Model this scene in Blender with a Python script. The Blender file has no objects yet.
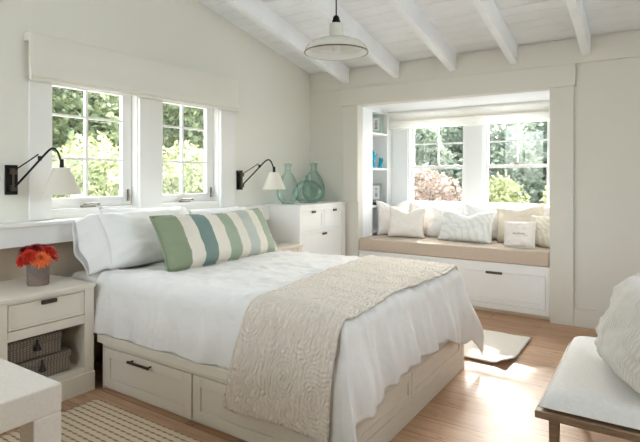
import bpy, bmesh, math, random
from mathutils import Vector, Matrix, Euler, noise
random.seed(7)
PI = math.pi
SC = bpy.context.scene
COL = SC.collection
ORG = {}

# ------------------------------------------------------------------ materials
def lin(c):
    return tuple(((v / 255 / 12.92) if v / 255 <= 0.04045 else ((v / 255 + 0.055) / 1.055) ** 2.4) for v in c) + (1.0,)

def new_mat(name):
    m = bpy.data.materials.new(name); m.use_nodes = True
    nt = m.node_tree
    return m, nt, nt.nodes['Principled BSDF'], nt.nodes['Material Output']

def N(nt, kind, **kw):
    n = nt.nodes.new(kind)
    for k, v in kw.items():
        if hasattr(n, k) and k not in n.inputs: setattr(n, k, v)
        else: n.inputs[k].default_value = v
    return n

def mat(name, c, rough=0.6, metal=0.0, bump=0.0, bscale=200.0, var=0.0, vscale=6.0, sheen=0.0, stretch=(1, 1, 1), spec=0.4, bdist=.004):
    m, nt, p, out = new_mat(name)
    p.inputs['Base Color'].default_value = lin(c)
    p.inputs['Roughness'].default_value = rough
    p.inputs['Metallic'].default_value = metal
    p.inputs['Specular IOR Level'].default_value = spec
    if sheen: p.inputs['Sheen Weight'].default_value = sheen
    tc = N(nt, 'ShaderNodeTexCoord'); mp = N(nt, 'ShaderNodeMapping')
    mp.inputs['Scale'].default_value = stretch
    nt.links.new(tc.outputs['Object'], mp.inputs['Vector'])
    if var:
        n = N(nt, 'ShaderNodeTexNoise', Scale=vscale, Detail=4.0)
        nt.links.new(mp.outputs['Vector'], n.inputs['Vector'])
        r = N(nt, 'ShaderNodeValToRGB')
        a = lin(tuple(max(0, v * (1 - var)) for v in c)); b = lin(tuple(min(255, v * (1 + var)) for v in c))
        r.color_ramp.elements[0].position = .3; r.color_ramp.elements[0].color = a
        r.color_ramp.elements[1].position = .7; r.color_ramp.elements[1].color = b
        nt.links.new(n.outputs['Fac'], r.inputs['Fac']); nt.links.new(r.outputs['Color'], p.inputs['Base Color'])
    if bump:
        n2 = N(nt, 'ShaderNodeTexNoise', Scale=bscale, Detail=3.0)
        nt.links.new(mp.outputs['Vector'], n2.inputs['Vector'])
        b = N(nt, 'ShaderNodeBump', Strength=bump, Distance=bdist)
        nt.links.new(n2.outputs['Fac'], b.inputs['Height']); nt.links.new(b.outputs['Normal'], p.inputs['Normal'])
    return m

M = {}
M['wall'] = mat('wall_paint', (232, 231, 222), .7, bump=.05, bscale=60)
M['wallfar'] = mat('far_wall_tone', (211, 208, 198), .7, bump=.05, bscale=60)  # far wall and its trim, toned darker than the other walls
M['ceil'] = mat('ceiling_paint', (244, 247, 249), .6, var=.02, vscale=3)
M['trim'] = mat('trim_paint', (236, 235, 231), .45)
M['cab'] = mat('cabinet_paint', (224, 216, 200), .45)
M['nook'] = mat('nook_paint', (238, 240, 240), .5)
M['tan'] = mat('tan_panel', (196, 180, 160), .7, var=.03)
M['duvet'] = mat('duvet_cotton', (230, 227, 221), .8, bump=.55, bdist=.03, bscale=7, sheen=.2, stretch=(1, 1, 1))
M['pillowwhite'] = mat('pillow_cotton', (233, 231, 227), .8, bump=.5, bdist=.02, bscale=9, sheen=.2)
M['linen'] = mat('seat_linen', (190, 175, 158), .85, bump=.4, bscale=260, var=.05, vscale=90, stretch=(1, 4, 1))
M['benchlinen'] = mat('bench_linen', (222, 219, 212), .85, bump=.3, bscale=260, var=.02, vscale=80)
M['desklinen'] = mat('desk_linen', (218, 210, 198), .6, bump=.10, bscale=300, var=.02, vscale=120)
M['pinkwhite'] = mat('cushion_offwhite', (236, 229, 222), .85, bump=.3, bscale=120)
M['greywhite'] = mat('cushion_greywhite', (226, 225, 221), .85, bump=.3, bscale=120)
M['beigecush'] = mat('cushion_beige', (216, 206, 190), .85, bump=.3, bscale=120)
M['cushtag'] = mat('cushion_lettering', (170, 166, 150), .8)
M['black'] = mat('black_metal', (22, 21, 21), .4, metal=.6)
M['bronze'] = mat('bronze_metal', (78, 68, 58), .4, metal=.7)
M['steel'] = mat('brushed_metal', (150, 140, 128), .35, metal=.9)
M['mattress'] = mat('mattress_ticking', (232, 228, 220), .85)
M['stone'] = mat('grey_stoneware', (128, 112, 104), .8, var=.08, vscale=20, bump=.2, bscale=80)
M['matrug'] = mat('cotton_mat', (226, 220, 210), .95, bump=.7, bscale=120)
M['enamel'] = mat('lamp_enamel', (205, 203, 192), .25)
M['enamelin'] = mat('lamp_enamel_inside', (236, 238, 234), .3)
M['wood'] = mat('bench_wood', (128, 104, 80), .5, var=.12, vscale=8, stretch=(2, 12, 12))
M['red'] = mat('dahlia_red', (138, 18, 14), .6, var=.18, vscale=30)
M['redor'] = mat('dahlia_scarlet', (196, 44, 20), .6, var=.15, vscale=30)
M['orange'] = mat('dahlia_orange', (240, 116, 62), .6, var=.1, vscale=30)
M['stem'] = mat('stem_green', (120, 140, 50), .6)
M['turq'] = mat('turquoise_glaze', (0, 158, 182), .3, var=.1, vscale=20)
M['frame'] = mat('frame_green', (178, 205, 190), .4)
M['framesilver'] = mat('frame_silver', (150, 160, 165), .3, metal=.5)
M['photo'] = mat('photo_print', (150, 150, 155), .4, var=.5, vscale=25)
M['photob'] = mat('photo_print_light', (190, 186, 190), .4, var=.4, vscale=18)
M['darkbook'] = mat('dark_box', (40, 38, 38), .6)
M['shelfgrey'] = mat('shelf_back_paint', (188, 185, 176), .7)
M['ground'] = mat('pale_bounce_ground', (214, 214, 214), .95, var=.06, vscale=3)  # unseen ground, made pale grey to bounce neutral light indoors
M['bark'] = mat('bark', (95, 80, 66), .9, var=.2, vscale=20)
M['extpaint'] = mat('exterior_wall', (215, 212, 205), .8)

def shade_mat(name, c, trans=.35):
    m, nt, p, out = new_mat(name)
    p.inputs['Base Color'].default_value = lin(c); p.inputs['Roughness'].default_value = .8
    t = N(nt, 'ShaderNodeBsdfTranslucent'); t.inputs['Color'].default_value = lin(c)
    mx = N(nt, 'ShaderNodeMixShader', Fac=trans)
    nt.links.new(p.outputs[0], mx.inputs[1]); nt.links.new(t.outputs[0], mx.inputs[2])
    nt.links.new(mx.outputs[0], out.inputs['Surface'])
    return m
M['shadecloth'] = shade_mat('roman_shade_cloth', (240, 238, 228), .15)
M['nookshade'] = shade_mat('nook_shade_cloth', (240, 238, 232), .4)
M['lampshade'] = shade_mat('lamp_shade_linen', (232, 226, 212), .12)

def glass_pane():
    m, nt, p, out = new_mat('window_glass')
    nt.nodes.remove(p)
    t = N(nt, 'ShaderNodeBsdfTransparent'); t.inputs['Color'].default_value = (.97, .98, .97, 1)
    g = N(nt, 'ShaderNodeBsdfGlossy', Roughness=.02)
    mx = N(nt, 'ShaderNodeMixShader', Fac=.05)
    nt.links.new(t.outputs[0], mx.inputs[1]); nt.links.new(g.outputs[0], mx.inputs[2])
    nt.links.new(mx.outputs[0], out.inputs['Surface'])
    return m
M['pane'] = glass_pane()

def bottle_glass():
    m, nt, p, out = new_mat('green_bottle_glass')
    nt.nodes.remove(p)
    lw = N(nt, 'ShaderNodeLayerWeight', Blend=.35)
    r = N(nt, 'ShaderNodeValToRGB')
    r.color_ramp.elements[0].position = .1; r.color_ramp.elements[0].color = lin((243, 249, 247))
    r.color_ramp.elements[1].position = 1.0; r.color_ramp.elements[1].color = lin((198, 216, 209))
    nt.links.new(lw.outputs['Facing'], r.inputs['Fac'])
    t = N(nt, 'ShaderNodeBsdfTransparent'); nt.links.new(r.outputs['Color'], t.inputs['Color'])
    g = N(nt, 'ShaderNodeBsdfGlossy', Roughness=.04)
    g.inputs['Color'].default_value = (.8, .9, .86, 1)
    f = N(nt, 'ShaderNodeFresnel', IOR=1.5)
    mx = N(nt, 'ShaderNodeMixShader')
    fm = N(nt, 'ShaderNodeMath', operation='MULTIPLY'); fm.inputs[1].default_value = .4; nt.links.new(f.outputs[0], fm.inputs[0])
    nt.links.new(fm.outputs[0], mx.inputs[0]); nt.links.new(t.outputs[0], mx.inputs[1]); nt.links.new(g.outputs[0], mx.inputs[2])
    nt.links.new(mx.outputs[0], out.inputs['Surface'])
    return m
M['bottle'] = bottle_glass()

def floor_mat():
    m, nt, p, out = new_mat('oak_floorboards')
    tc = N(nt, 'ShaderNodeTexCoord')
    br = N(nt, 'ShaderNodeTexBrick', Scale=1.0)
    br.inputs['Color1'].default_value = lin((198, 162, 130)); br.inputs['Color2'].default_value = lin((176, 138, 106))
    br.inputs['Mortar'].default_value = lin((96, 66, 44))
    br.inputs['Mortar Size'].default_value = .0022; br.inputs['Mortar Smooth'].default_value = .1
    br.inputs['Brick Width'].default_value = 2.1; br.inputs['Row Height'].default_value = .19
    br.offset = .37
    nt.links.new(tc.outputs['Object'], br.inputs['Vector'])
    mp = N(nt, 'ShaderNodeMapping'); mp.inputs['Scale'].default_value = (1.2, 16, 1)
    nt.links.new(tc.outputs['Object'], mp.inputs['Vector'])
    n = N(nt, 'ShaderNodeTexNoise', Scale=2.2, Detail=8.0, Roughness=.65, Distortion=.6)
    nt.links.new(mp.outputs[0], n.inputs['Vector'])
    r = N(nt, 'ShaderNodeValToRGB')
    r.color_ramp.elements[0].position = .3; r.color_ramp.elements[0].color = (.62, .56, .5, 1)
    r.color_ramp.elements[1].position = .65; r.color_ramp.elements[1].color = (1.05, 1.03, 1.0, 1)
    nt.links.new(n.outputs['Fac'], r.inputs['Fac'])
    mx = N(nt, 'ShaderNodeMix', data_type='RGBA', blend_type='MULTIPLY'); mx.inputs[0].default_value = .75
    nt.links.new(br.outputs['Color'], mx.inputs[6]); nt.links.new(r.outputs['Color'], mx.inputs[7])
    # dark knots and worm marks in the reclaimed boards
    mp2 = N(nt, 'ShaderNodeMapping'); mp2.inputs['Scale'].default_value = (3.0, 13, 1)
    nt.links.new(tc.outputs['Object'], mp2.inputs['Vector'])
    k = N(nt, 'ShaderNodeTexNoise', Scale=2.6, Detail=6.0, Roughness=.7)
    nt.links.new(mp2.outputs[0], k.inputs['Vector'])
    kr = N(nt, 'ShaderNodeValToRGB')
    kr.color_ramp.elements[0].position = .61; kr.color_ramp.elements[0].color = (0, 0, 0, 1)
    kr.color_ramp.elements[1].position = .67; kr.color_ramp.elements[1].color = (1, 1, 1, 1)
    nt.links.new(k.outputs['Fac'], kr.inputs['Fac'])
    mx2 = N(nt, 'ShaderNodeMix', data_type='RGBA')
    nt.links.new(kr.outputs['Color'], mx2.inputs[0]); nt.links.new(mx.outputs[2], mx2.inputs[6])
    mx2.inputs[7].default_value = lin((92, 62, 44))
    nt.links.new(mx2.outputs[2], p.inputs['Base Color'])
    p.inputs['Roughness'].default_value = .42; p.inputs['Specular IOR Level'].default_value = .35
    b = N(nt, 'ShaderNodeBump', Strength=.15, Distance=.003)
    nt.links.new(br.outputs['Fac'], b.inputs['Height']); b.invert = True
    nt.links.new(b.outputs['Normal'], p.inputs['Normal'])
    return m
M['floor'] = floor_mat()

def stripe_mat():
    m, nt, p, out = new_mat('striped_cotton')
    tc = N(nt, 'ShaderNodeTexCoord'); sx = N(nt, 'ShaderNodeSeparateXYZ')
    nt.links.new(tc.outputs['Object'], sx.inputs[0])
    mr = N(nt, 'ShaderNodeMapRange'); mr.inputs[1].default_value = -.56; mr.inputs[2].default_value = .56
    nt.links.new(sx.outputs['X'], mr.inputs[0])
    r = N(nt, 'ShaderNodeValToRGB'); r.color_ramp.interpolation = 'CONSTANT'
    W = (226, 220, 206); G = (138, 150, 122); T = (116, 138, 132); L = (158, 170, 148); S = (184, 190, 180)
    seq = [(0, G), (.165, W), (.265, T), (.375, W), (.475, L), (.575, W), (.66, S), (.765, W), (.84, L), (.94, W)]
    e = r.color_ramp.elements
    e[0].position = 0; e[0].color = lin(seq[0][1]); e[1].position = seq[1][0]; e[1].color = lin(seq[1][1])
    for q, c in seq[2:]:
        x = e.new(q); x.color = lin(c)
    nt.links.new(mr.outputs[0], r.inputs['Fac']); nt.links.new(r.outputs['Color'], p.inputs['Base Color'])
    p.inputs['Roughness'].default_value = .85
    n = N(nt, 'ShaderNodeTexNoise', Scale=220.0); b = N(nt, 'ShaderNodeBump', Strength=.3, Distance=.003)
    nt.links.new(tc.outputs['Object'], n.inputs['Vector']); nt.links.new(n.outputs['Fac'], b.inputs['Height'])
    nt.links.new(b.outputs['Normal'], p.inputs['Normal'])
    return m
M['stripe'] = stripe_mat()

def quilt_mat():
    m, nt, p, out = new_mat('quilted_coverlet')
    p.inputs['Base Color'].default_value = lin((226, 215, 198)); p.inputs['Roughness'].default_value = .9
    p.inputs['Sheen Weight'].default_value = .15
    tc = N(nt, 'ShaderNodeTexCoord')
    uv = tc.outputs['UV']
    w = N(nt, 'ShaderNodeTexWave', wave_type='BANDS', bands_direction='X', Scale=13.0, Distortion=5.0, Detail=1.5)
    w.inputs['Detail Scale'].default_value = 2.2
    nt.links.new(uv, w.inputs['Vector'])
    v = N(nt, 'ShaderNodeTexVoronoi', Scale=5.5, feature='F1'); nt.links.new(uv, v.inputs['Vector'])
    ml = N(nt, 'ShaderNodeMath', operation='MULTIPLY'); ml.inputs[1].default_value = 64
    sn = N(nt, 'ShaderNodeMath', operation='SINE')
    nt.links.new(v.outputs['Distance'], ml.inputs[0]); nt.links.new(ml.outputs[0], sn.inputs[0])
    v2 = N(nt, 'ShaderNodeTexVoronoi', Scale=46.0); nt.links.new(uv, v2.inputs['Vector'])
    a1 = N(nt, 'ShaderNodeMath', operation='MULTIPLY_ADD'); a1.inputs[1].default_value = .3
    nt.links.new(sn.outputs[0], a1.inputs[0]); nt.links.new(w.outputs['Fac'], a1.inputs[2])
    a2 = N(nt, 'ShaderNodeMath', operation='MULTIPLY_ADD'); a2.inputs[1].default_value = -1.1
    nt.links.new(v2.outputs['Distance'], a2.inputs[0]); nt.links.new(a1.outputs[0], a2.inputs[2])
    b = N(nt, 'ShaderNodeBump', Strength=.8, Distance=.007)
    nt.links.new(a2.outputs[0], b.inputs['Height']); nt.links.new(b.outputs['Normal'], p.inputs['Normal'])
    return m
M['quilt'] = quilt_mat()

def wave_mat(name, c1, c2, scale, direction, dist=.6, bump=.5, rough=.9, lo=.25, hi=.6, second=None):
    m, nt, p, out = new_mat(name)
    tc = N(nt, 'ShaderNodeTexCoord')
    w = N(nt, 'ShaderNodeTexWave', wave_type='BANDS', bands_direction=direction, Scale=scale, Distortion=dist, Detail=2.0)
    nt.links.new(tc.outputs['Object'], w.inputs['Vector'])
    h = w.outputs['Fac']
    if second:
        w2 = N(nt, 'ShaderNodeTexWave', wave_type='BANDS', bands_direction=second[0], Scale=second[1], Distortion=dist, Detail=2.0)
        nt.links.new(tc.outputs['Object'], w2.inputs['Vector'])
        mm = N(nt, 'ShaderNodeMath', operation='MULTIPLY')
        nt.links.new(h, mm.inputs[0]); nt.links.new(w2.outputs['Fac'], mm.inputs[1]); h = mm.outputs[0]
    r = N(nt, 'ShaderNodeValToRGB')
    r.color_ramp.elements[0].position = lo; r.color_ramp.elements[0].color = lin(c1)
    r.color_ramp.elements[1].position = hi; r.color_ramp.elements[1].color = lin(c2)
    nt.links.new(h, r.inputs['Fac']); nt.links.new(r.outputs['Color'], p.inputs['Base Color'])
    b = N(nt, 'ShaderNodeBump', Strength=bump, Distance=.006)
    nt.links.new(h, b.inputs['Height']); nt.links.new(b.outputs['Normal'], p.inputs['Normal'])
    p.inputs['Roughness'].default_value = rough
    return m
def jute_mat():
    m, nt, p, out = new_mat('jute_weave')
    tc = N(nt, 'ShaderNodeTexCoord'); sx = N(nt, 'ShaderNodeSeparateXYZ'); nt.links.new(tc.outputs['Object'], sx.inputs[0])
    def sine(sock, period):
        a = N(nt, 'ShaderNodeMath', operation='MULTIPLY'); a.inputs[1].default_value = 2 * PI / period
        q = N(nt, 'ShaderNodeMath', operation='SINE'); nt.links.new(sock, a.inputs[0]); nt.links.new(a.outputs[0], q.inputs[0]); return q.outputs[0]
    y = sine(sx.outputs['Y'], .0365); x = sine(sx.outputs['X'], .045)
    a = N(nt, 'ShaderNodeMath', operation='MULTIPLY_ADD'); a.inputs[1].default_value = .35
    nt.links.new(x, a.inputs[0]); nt.links.new(y, a.inputs[2])
    r = N(nt, 'ShaderNodeValToRGB'); mr = N(nt, 'ShaderNodeMapRange'); mr.inputs[1].default_value = -1.3; mr.inputs[2].default_value = 1.3
    nt.links.new(a.outputs[0], mr.inputs[0])
    r.color_ramp.elements[0].position = .1; r.color_ramp.elements[0].color = lin((142, 110, 84))
    r.color_ramp.elements[1].position = .5; r.color_ramp.elements[1].color = lin((212, 194, 168))
    nt.links.new(mr.outputs[0], r.inputs['Fac']); nt.links.new(r.outputs['Color'], p.inputs['Base Color']); p.inputs['Roughness'].default_value = .95
    return m
M['jute'] = jute_mat()
M['wicker'] = wave_mat('wicker_weave', (104, 92, 80), (150, 138, 122), 26, 'Z', dist=1.0, second=('Y', 18.0), lo=.05, hi=.5)
M['gauze'] = wave_mat('crinkled_gauze', (210, 203, 192), (222, 216, 206), 26, 'X', dist=1.2, bump=.45, lo=.1, hi=.6)
M['leafprint'] = wave_mat('printed_cushion', (222, 224, 220), (234, 234, 230), 7, 'DIAGONAL', dist=9.0, bump=.2, lo=.15, hi=.5)
M['embroid'] = wave_mat('embroidered_cushion', (212, 206, 190), (226, 220, 206), 9, 'DIAGONAL', dist=10.0, bump=.3, lo=.2, hi=.6)

def leaf_mat(name, c1, c2, trans=.35):
    m, nt, p, out = new_mat(name)
    tc = N(nt, 'ShaderNodeTexCoord'); n = N(nt, 'ShaderNodeTexNoise', Scale=5.0, Detail=5.0)
    nt.links.new(tc.outputs['Object'], n.inputs['Vector'])
    r = N(nt, 'ShaderNodeValToRGB')
    r.color_ramp.elements[0].position = .38; r.color_ramp.elements[0].color = lin(c1)
    r.color_ramp.elements[1].position = .62; r.color_ramp.elements[1].color = lin(c2)
    nt.links.new(n.outputs['Fac'], r.inputs['Fac'])
    nt.links.new(r.outputs['Color'], p.inputs['Base Color']); p.inputs['Roughness'].default_value = .5
    t = N(nt, 'ShaderNodeBsdfTranslucent'); nt.links.new(r.outputs['Color'], t.inputs['Color'])
    mx = N(nt, 'ShaderNodeMixShader', Fac=trans)
    nt.links.new(p.outputs[0], mx.inputs[1]); nt.links.new(t.outputs[0], mx.inputs[2])
    nt.links.new(mx.outputs[0], out.inputs['Surface'])
    return m
M['leaf'] = leaf_mat('leaf_green', (84, 98, 66), (150, 160, 120))  # leaf colours here are greyed and paled to put haze into them
M['leafpale'] = leaf_mat('leaf_pale', (104, 116, 80), (180, 186, 148))
M['leafblue'] = leaf_mat('leaf_bluegreen', (92, 106, 90), (158, 168, 144))
M['leafyellow'] = leaf_mat('leaf_yellow', (120, 128, 84), (184, 186, 140))
M['leafred'] = leaf_mat('leaf_russet', (128, 110, 96), (182, 164, 150))
M['bloom'] = mat('hydrangea_bloom', (238, 220, 200), .8, var=.06, vscale=30)

# ------------------------------------------------------------------ mesh building
class MB:
    def __init__(s): s.bm = bmesh.new(); s.uv = None
    def box(s, x0, x1, y0, y1, z0, z1):
        v = [s.bm.verts.new(p) for p in ((x0,y0,z0),(x1,y0,z0),(x1,y1,z0),(x0,y1,z0),(x0,y0,z1),(x1,y0,z1),(x1,y1,z1),(x0,y1,z1))]
        for f in ((0,3,2,1),(4,5,6,7),(0,1,5,4),(1,2,6,5),(2,3,7,6),(3,0,4,7)): s.bm.faces.new([v[i] for i in f])
        return s
    def hexa(s, pts):
        v = [s.bm.verts.new(p) for p in pts]
        for f in ((0,3,2,1),(4,5,6,7),(0,1,5,4),(1,2,6,5),(2,3,7,6),(3,0,4,7)): s.bm.faces.new([v[i] for i in f])
        return s
    def wedge(s, x0, x1, y0, y1, z0, ztop):          # box whose top follows ztop(y)
        return s.hexa([(x0,y0,z0),(x1,y0,z0),(x1,y1,z0),(x0,y1,z0),(x0,y0,ztop(y0)),(x1,y0,ztop(y0)),(x1,y1,ztop(y1)),(x0,y1,ztop(y1))])
    def prism(s, poly, axis, a, b):
        def P(p, t):
            return {'x': (t, p[0], p[1]), 'y': (p[0], t, p[1]), 'z': (p[0], p[1], t)}[axis]
        A = [s.bm.verts.new(P(p, a)) for p in poly]; Bv = [s.bm.verts.new(P(p, b)) for p in poly]
        n = len(poly)
        s.bm.faces.new(A[::-1]); s.bm.faces.new(Bv)
        for i in range(n): s.bm.faces.new((A[i], A[(i+1) % n], Bv[(i+1) % n], Bv[i]))
        return s
    def tube(s, pts, r, n=10, closed=False, cap=True):
        pts = [Vector(p) for p in pts]; k = len(pts); rings = []
        rr = r if isinstance(r, (list, tuple)) else [r] * k
        up = Vector((0, 0, 1)); prev = None
        for i, p in enumerate(pts):
            if closed: d = pts[(i+1) % k] - pts[i-1]
            else: d = pts[min(i+1, k-1)] - pts[max(i-1, 0)]
            d.normalize()
            if prev is None:
                a = d.cross(up)
                if a.length < 1e-3: a = d.cross(Vector((1, 0, 0)))
            else: a = prev - d * prev.dot(d)
            a.normalize(); prev = a; b = d.cross(a)
            rings.append([s.bm.verts.new(p + (a * math.cos(2*PI*j/n) + b * math.sin(2*PI*j/n)) * rr[i]) for j in range(n)])
        m = k if closed else k - 1
        for i in range(m):
            A = rings[i]; Bv = rings[(i+1) % k]
            for j in range(n): s.bm.faces.new((A[j], A[(j+1) % n], Bv[(j+1) % n], Bv[j]))
        if cap and not closed:
            s.bm.faces.new(rings[0][::-1]); s.bm.faces.new(rings[-1])
        return s
    def lathe(s, prof, c=(0, 0, 0), n=40, closed=False, dirm=None):
        rings = []
        for r, z in prof:
            if r < 1e-5: rings.append([s.bm.verts.new((c[0], c[1], c[2] + z))])
            else: rings.append([s.bm.verts.new((c[0] + r*math.cos(2*PI*j/n), c[1] + r*math.sin(2*PI*j/n), c[2] + z)) for j in range(n)])
        pr = list(zip(rings, rings[1:])) + ([(rings[-1], rings[0])] if closed else [])
        for A, Bv in pr:
            for j in range(n):
                q = []
                for v in ((A[j % len(A)]), A[(j+1) % len(A)], Bv[(j+1) % len(Bv)], Bv[j % len(Bv)]):
                    if v not in q: q.append(v)
                if len(q) > 2: s.bm.faces.new(q)
        return s
    def grid(s, f, nu, nv, uv=None):
        V = [[s.bm.verts.new(f(i/nu, j/nv)) for j in range(nv+1)] for i in range(nu+1)]
        if uv: s.uv = s.bm.loops.layers.uv.verify()
        for i in range(nu):
            for j in range(nv):
                fc = s.bm.faces.new((V[i][j], V[i+1][j], V[i+1][j+1], V[i][j+1]))
                if uv:
                    for lp, (a, b) in zip(fc.loops, ((i,j),(i+1,j),(i+1,j+1),(i,j+1))): lp[s.uv].uv = uv(a/nu, b/nv)
        return s
    def build(s, name, material, parent=None, bevel=0.0, smooth=False, label=None, org=None, weld=0.0, solid=0.0, seg=2, angle=40):
        o_ = Vector(org) if org is not None else (ORG[parent.name] if parent else Vector((0, 0, 0)))
        if weld: bmesh.ops.remove_doubles(s.bm, verts=s.bm.verts, dist=weld)
        bmesh.ops.recalc_face_normals(s.bm, faces=s.bm.faces)
        bmesh.ops.translate(s.bm, verts=s.bm.verts, vec=-o_)
        me = bpy.data.meshes.new(name); s.bm.to_mesh(me); s.bm.free()
        me.materials.append(material)
        if smooth:
            for p in me.polygons: p.use_smooth = True
            me.set_sharp_from_angle(angle=math.radians(angle))
        o = bpy.data.objects.new(name, me); COL.objects.link(o)
        if parent: o.parent = parent
        else: o.location = o_
        ORG[o.name] = o_
        if label: o['label'] = label
        if solid:
            md = o.modifiers.new('thickness', 'SOLIDIFY'); md.thickness = solid; md.offset = -1
        if bevel:
            md = o.modifiers.new('edges', 'BEVEL'); md.width = bevel; md.segments = seg; md.limit_method = 'ANGLE'; md.angle_limit = math.radians(40)
        return o

def tag(o, label, cat, group=None):
    o['label'] = label; o['category'] = cat
    if group: o['group'] = group
    return o
def thing(name, label, cat, loc, group=None, local=False):
    o = bpy.data.objects.new(name, None); COL.objects.link(o)
    o.location = loc; o.empty_display_size = .1
    ORG[o.name] = Vector((0, 0, 0)) if local else Vector(loc)
    return tag(o, label, cat, group)
def struct(o):
    o['kind'] = 'structure'; return o
def senv(name, loc=(0, 0, 0)):
    o = bpy.data.objects.new(name, None); COL.objects.link(o); o.location = loc; ORG[o.name] = Vector(loc)
    o['kind'] = 'structure'; return o
def dup(root, loc, rot=None, label=None):
    r = root.copy(); COL.objects.link(r); r.location = loc
    if rot is not None: r.rotation_euler = rot
    if label: r['label'] = label
    for ch in list(root.children):
        c = ch.copy(); COL.objects.link(c); c.parent = r
        for g in list(ch.children):
            d = g.copy(); COL.objects.link(d); d.parent = c
    return r
def box(*a): return MB().box(*a)
def fbm(x, y, z=0.0): return noise.noise(Vector((x, y, z)))
def sstep(x, a=0.0, b=1.0):
    t = min(1, max(0, (x - a) / (b - a))); return t*t*(3 - 2*t)

# ------------------------------------------------------------------ room shell
ZC = 2.48; SL = .203
def ceil_z(y): return ZC - SL * y
XR = 4.35; YB = -6.4
struct(box(-.2, XR + .2, YB - .2, 1.0, -.12, 0).build('floor', M['floor']))

# left wall with two casement openings
W1 = (-3.03, -2.347); W2 = (-2.128, -1.468); WZ = (1.035, 1.99)
b = MB()
b.wedge(-.18, 0, YB, W1[0], 0, ceil_z); b.wedge(-.18, 0, W1[1], W2[0], 0, ceil_z); b.wedge(-.18, 0, W2[1], 0.0, 0, ceil_z)
for a, c in (W1, W2):
    b.box(-.18, 0, a, c, 0, WZ[0]); b.wedge(-.18, 0, a, c, WZ[1], ceil_z)
struct(b.build('wall_left', M['wall'], weld=.0005))

# far wall with the nook opening
NX0, NX1, NZ1 = .645, 2.58, 2.062
b = MB()
b.box(0, NX0, 0, .10, 0, ZC); b.box(NX1, XR, 0, .10, 0, ZC); b.box(NX0, NX1, 0, .10, NZ1, ZC)
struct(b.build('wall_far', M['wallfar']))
# right and back walls, out of frame, with unseen windows added to light the room
RW_FILL = [(-3.3, -1.9)]; RZ = (1.1, 2.75)
b = MB(); ys = [YB] + [v for w in RW_FILL for v in w] + [0.1]
for i in range(0, len(ys), 2): b.wedge(XR, XR + .16, ys[i], ys[i+1], 0, ceil_z)
for a, c in RW_FILL:
    b.box(XR, XR + .16, a, c, 0, RZ[0]); b.wedge(XR, XR + .16, a, c, RZ[1], ceil_z)
struct(b.build('wall_right', M['wall'], weld=.0005))
BW_FILL = [(.15, 1.15), (1.3, 2.3)]; BZ_ = (1.1, 2.8)
b = MB(); zt = ceil_z(YB); xs = [-.16, BW_FILL[0][0], BW_FILL[0][1], BW_FILL[1][0], BW_FILL[1][1], XR + .16]
for i in (0, 2, 4): b.box(xs[i], xs[i+1], YB - .16, YB, 0, zt)
for a, c in BW_FILL: b.box(a, c, YB - .16, YB, 0, BZ_[0]); b.box(a, c, YB - .16, YB, BZ_[1], zt)
struct(b.build('wall_back', M['wall']))

# sloping ceiling of painted boards over exposed rafters
b = MB(); pw = .132; y = .1
while y > YB - .1:
    y1 = y - pw + .008
    b.hexa([(-.16, y1, ceil_z(y1)), (XR + .16, y1, ceil_z(y1)), (XR + .16, y, ceil_z(y)), (-.16, y, ceil_z(y)),
            (-.16, y1, ceil_z(y1) + .02), (XR + .16, y1, ceil_z(y1) + .02), (XR + .16, y, ceil_z(y) + .02), (-.16, y, ceil_z(y) + .02)])
    y -= pw
b.hexa([(-.16, YB - .16, ceil_z(YB - .16) + .012), (XR + .16, YB - .16, ceil_z(YB - .16) + .012), (XR + .16, .12, ceil_z(.12) + .012), (-.16, .12, ceil_z(.12) + .012),
        (-.16, YB - .16, ceil_z(YB - .16) + .1), (XR + .16, YB - .16, ceil_z(YB - .16) + .1), (XR + .16, .12, ceil_z(.12) + .1), (-.16, .12, ceil_z(.12) + .1)])
struct(b.build('ceiling', M['ceil']))
BEAMS = [.539, 1.140, 1.743, 2.309, 2.899, 3.49, 4.08]
blab = ['first ceiling rafter from the window wall', 'second ceiling rafter from the window wall', 'third ceiling rafter, the pendant hangs from it',
        'fourth ceiling rafter, above the seat nook', 'fifth ceiling rafter, right of the nook', 'sixth ceiling rafter', 'seventh ceiling rafter']
for i, xr in enumerate(BEAMS):
    zz = lambda y: ceil_z(y) - .172
    o = MB().hexa([(xr-.066, YB, zz(YB)), (xr, YB, zz(YB)), (xr, 0, zz(0)), (xr-.066, 0, zz(0)),
                   (xr-.066, YB, ceil_z(YB)), (xr, YB, ceil_z(YB)), (xr, 0, ceil_z(0)), (xr-.066, 0, ceil_z(0))]).build('trim_%d' % (i + 1), M['ceil'], bevel=.004)
    struct(o)

# far-wall trim: casings, header, frieze, base
tn = [20]
def trim(bm, m='wallfar', bev=.003, name=None):
    tn[0] += 1
    return struct(bm.build(name or 'trim_%d' % tn[0], M[m], bevel=bev))
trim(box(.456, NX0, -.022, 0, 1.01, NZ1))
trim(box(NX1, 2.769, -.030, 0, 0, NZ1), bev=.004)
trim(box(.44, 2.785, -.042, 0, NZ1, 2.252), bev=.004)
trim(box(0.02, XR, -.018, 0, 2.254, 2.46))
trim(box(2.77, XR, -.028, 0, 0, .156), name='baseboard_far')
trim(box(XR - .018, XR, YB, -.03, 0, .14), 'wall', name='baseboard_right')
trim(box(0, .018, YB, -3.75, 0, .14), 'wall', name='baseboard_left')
trim(box(.03, XR - .03, YB, YB + .018, 0, .14), 'wall', name='baseboard_back')

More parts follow.
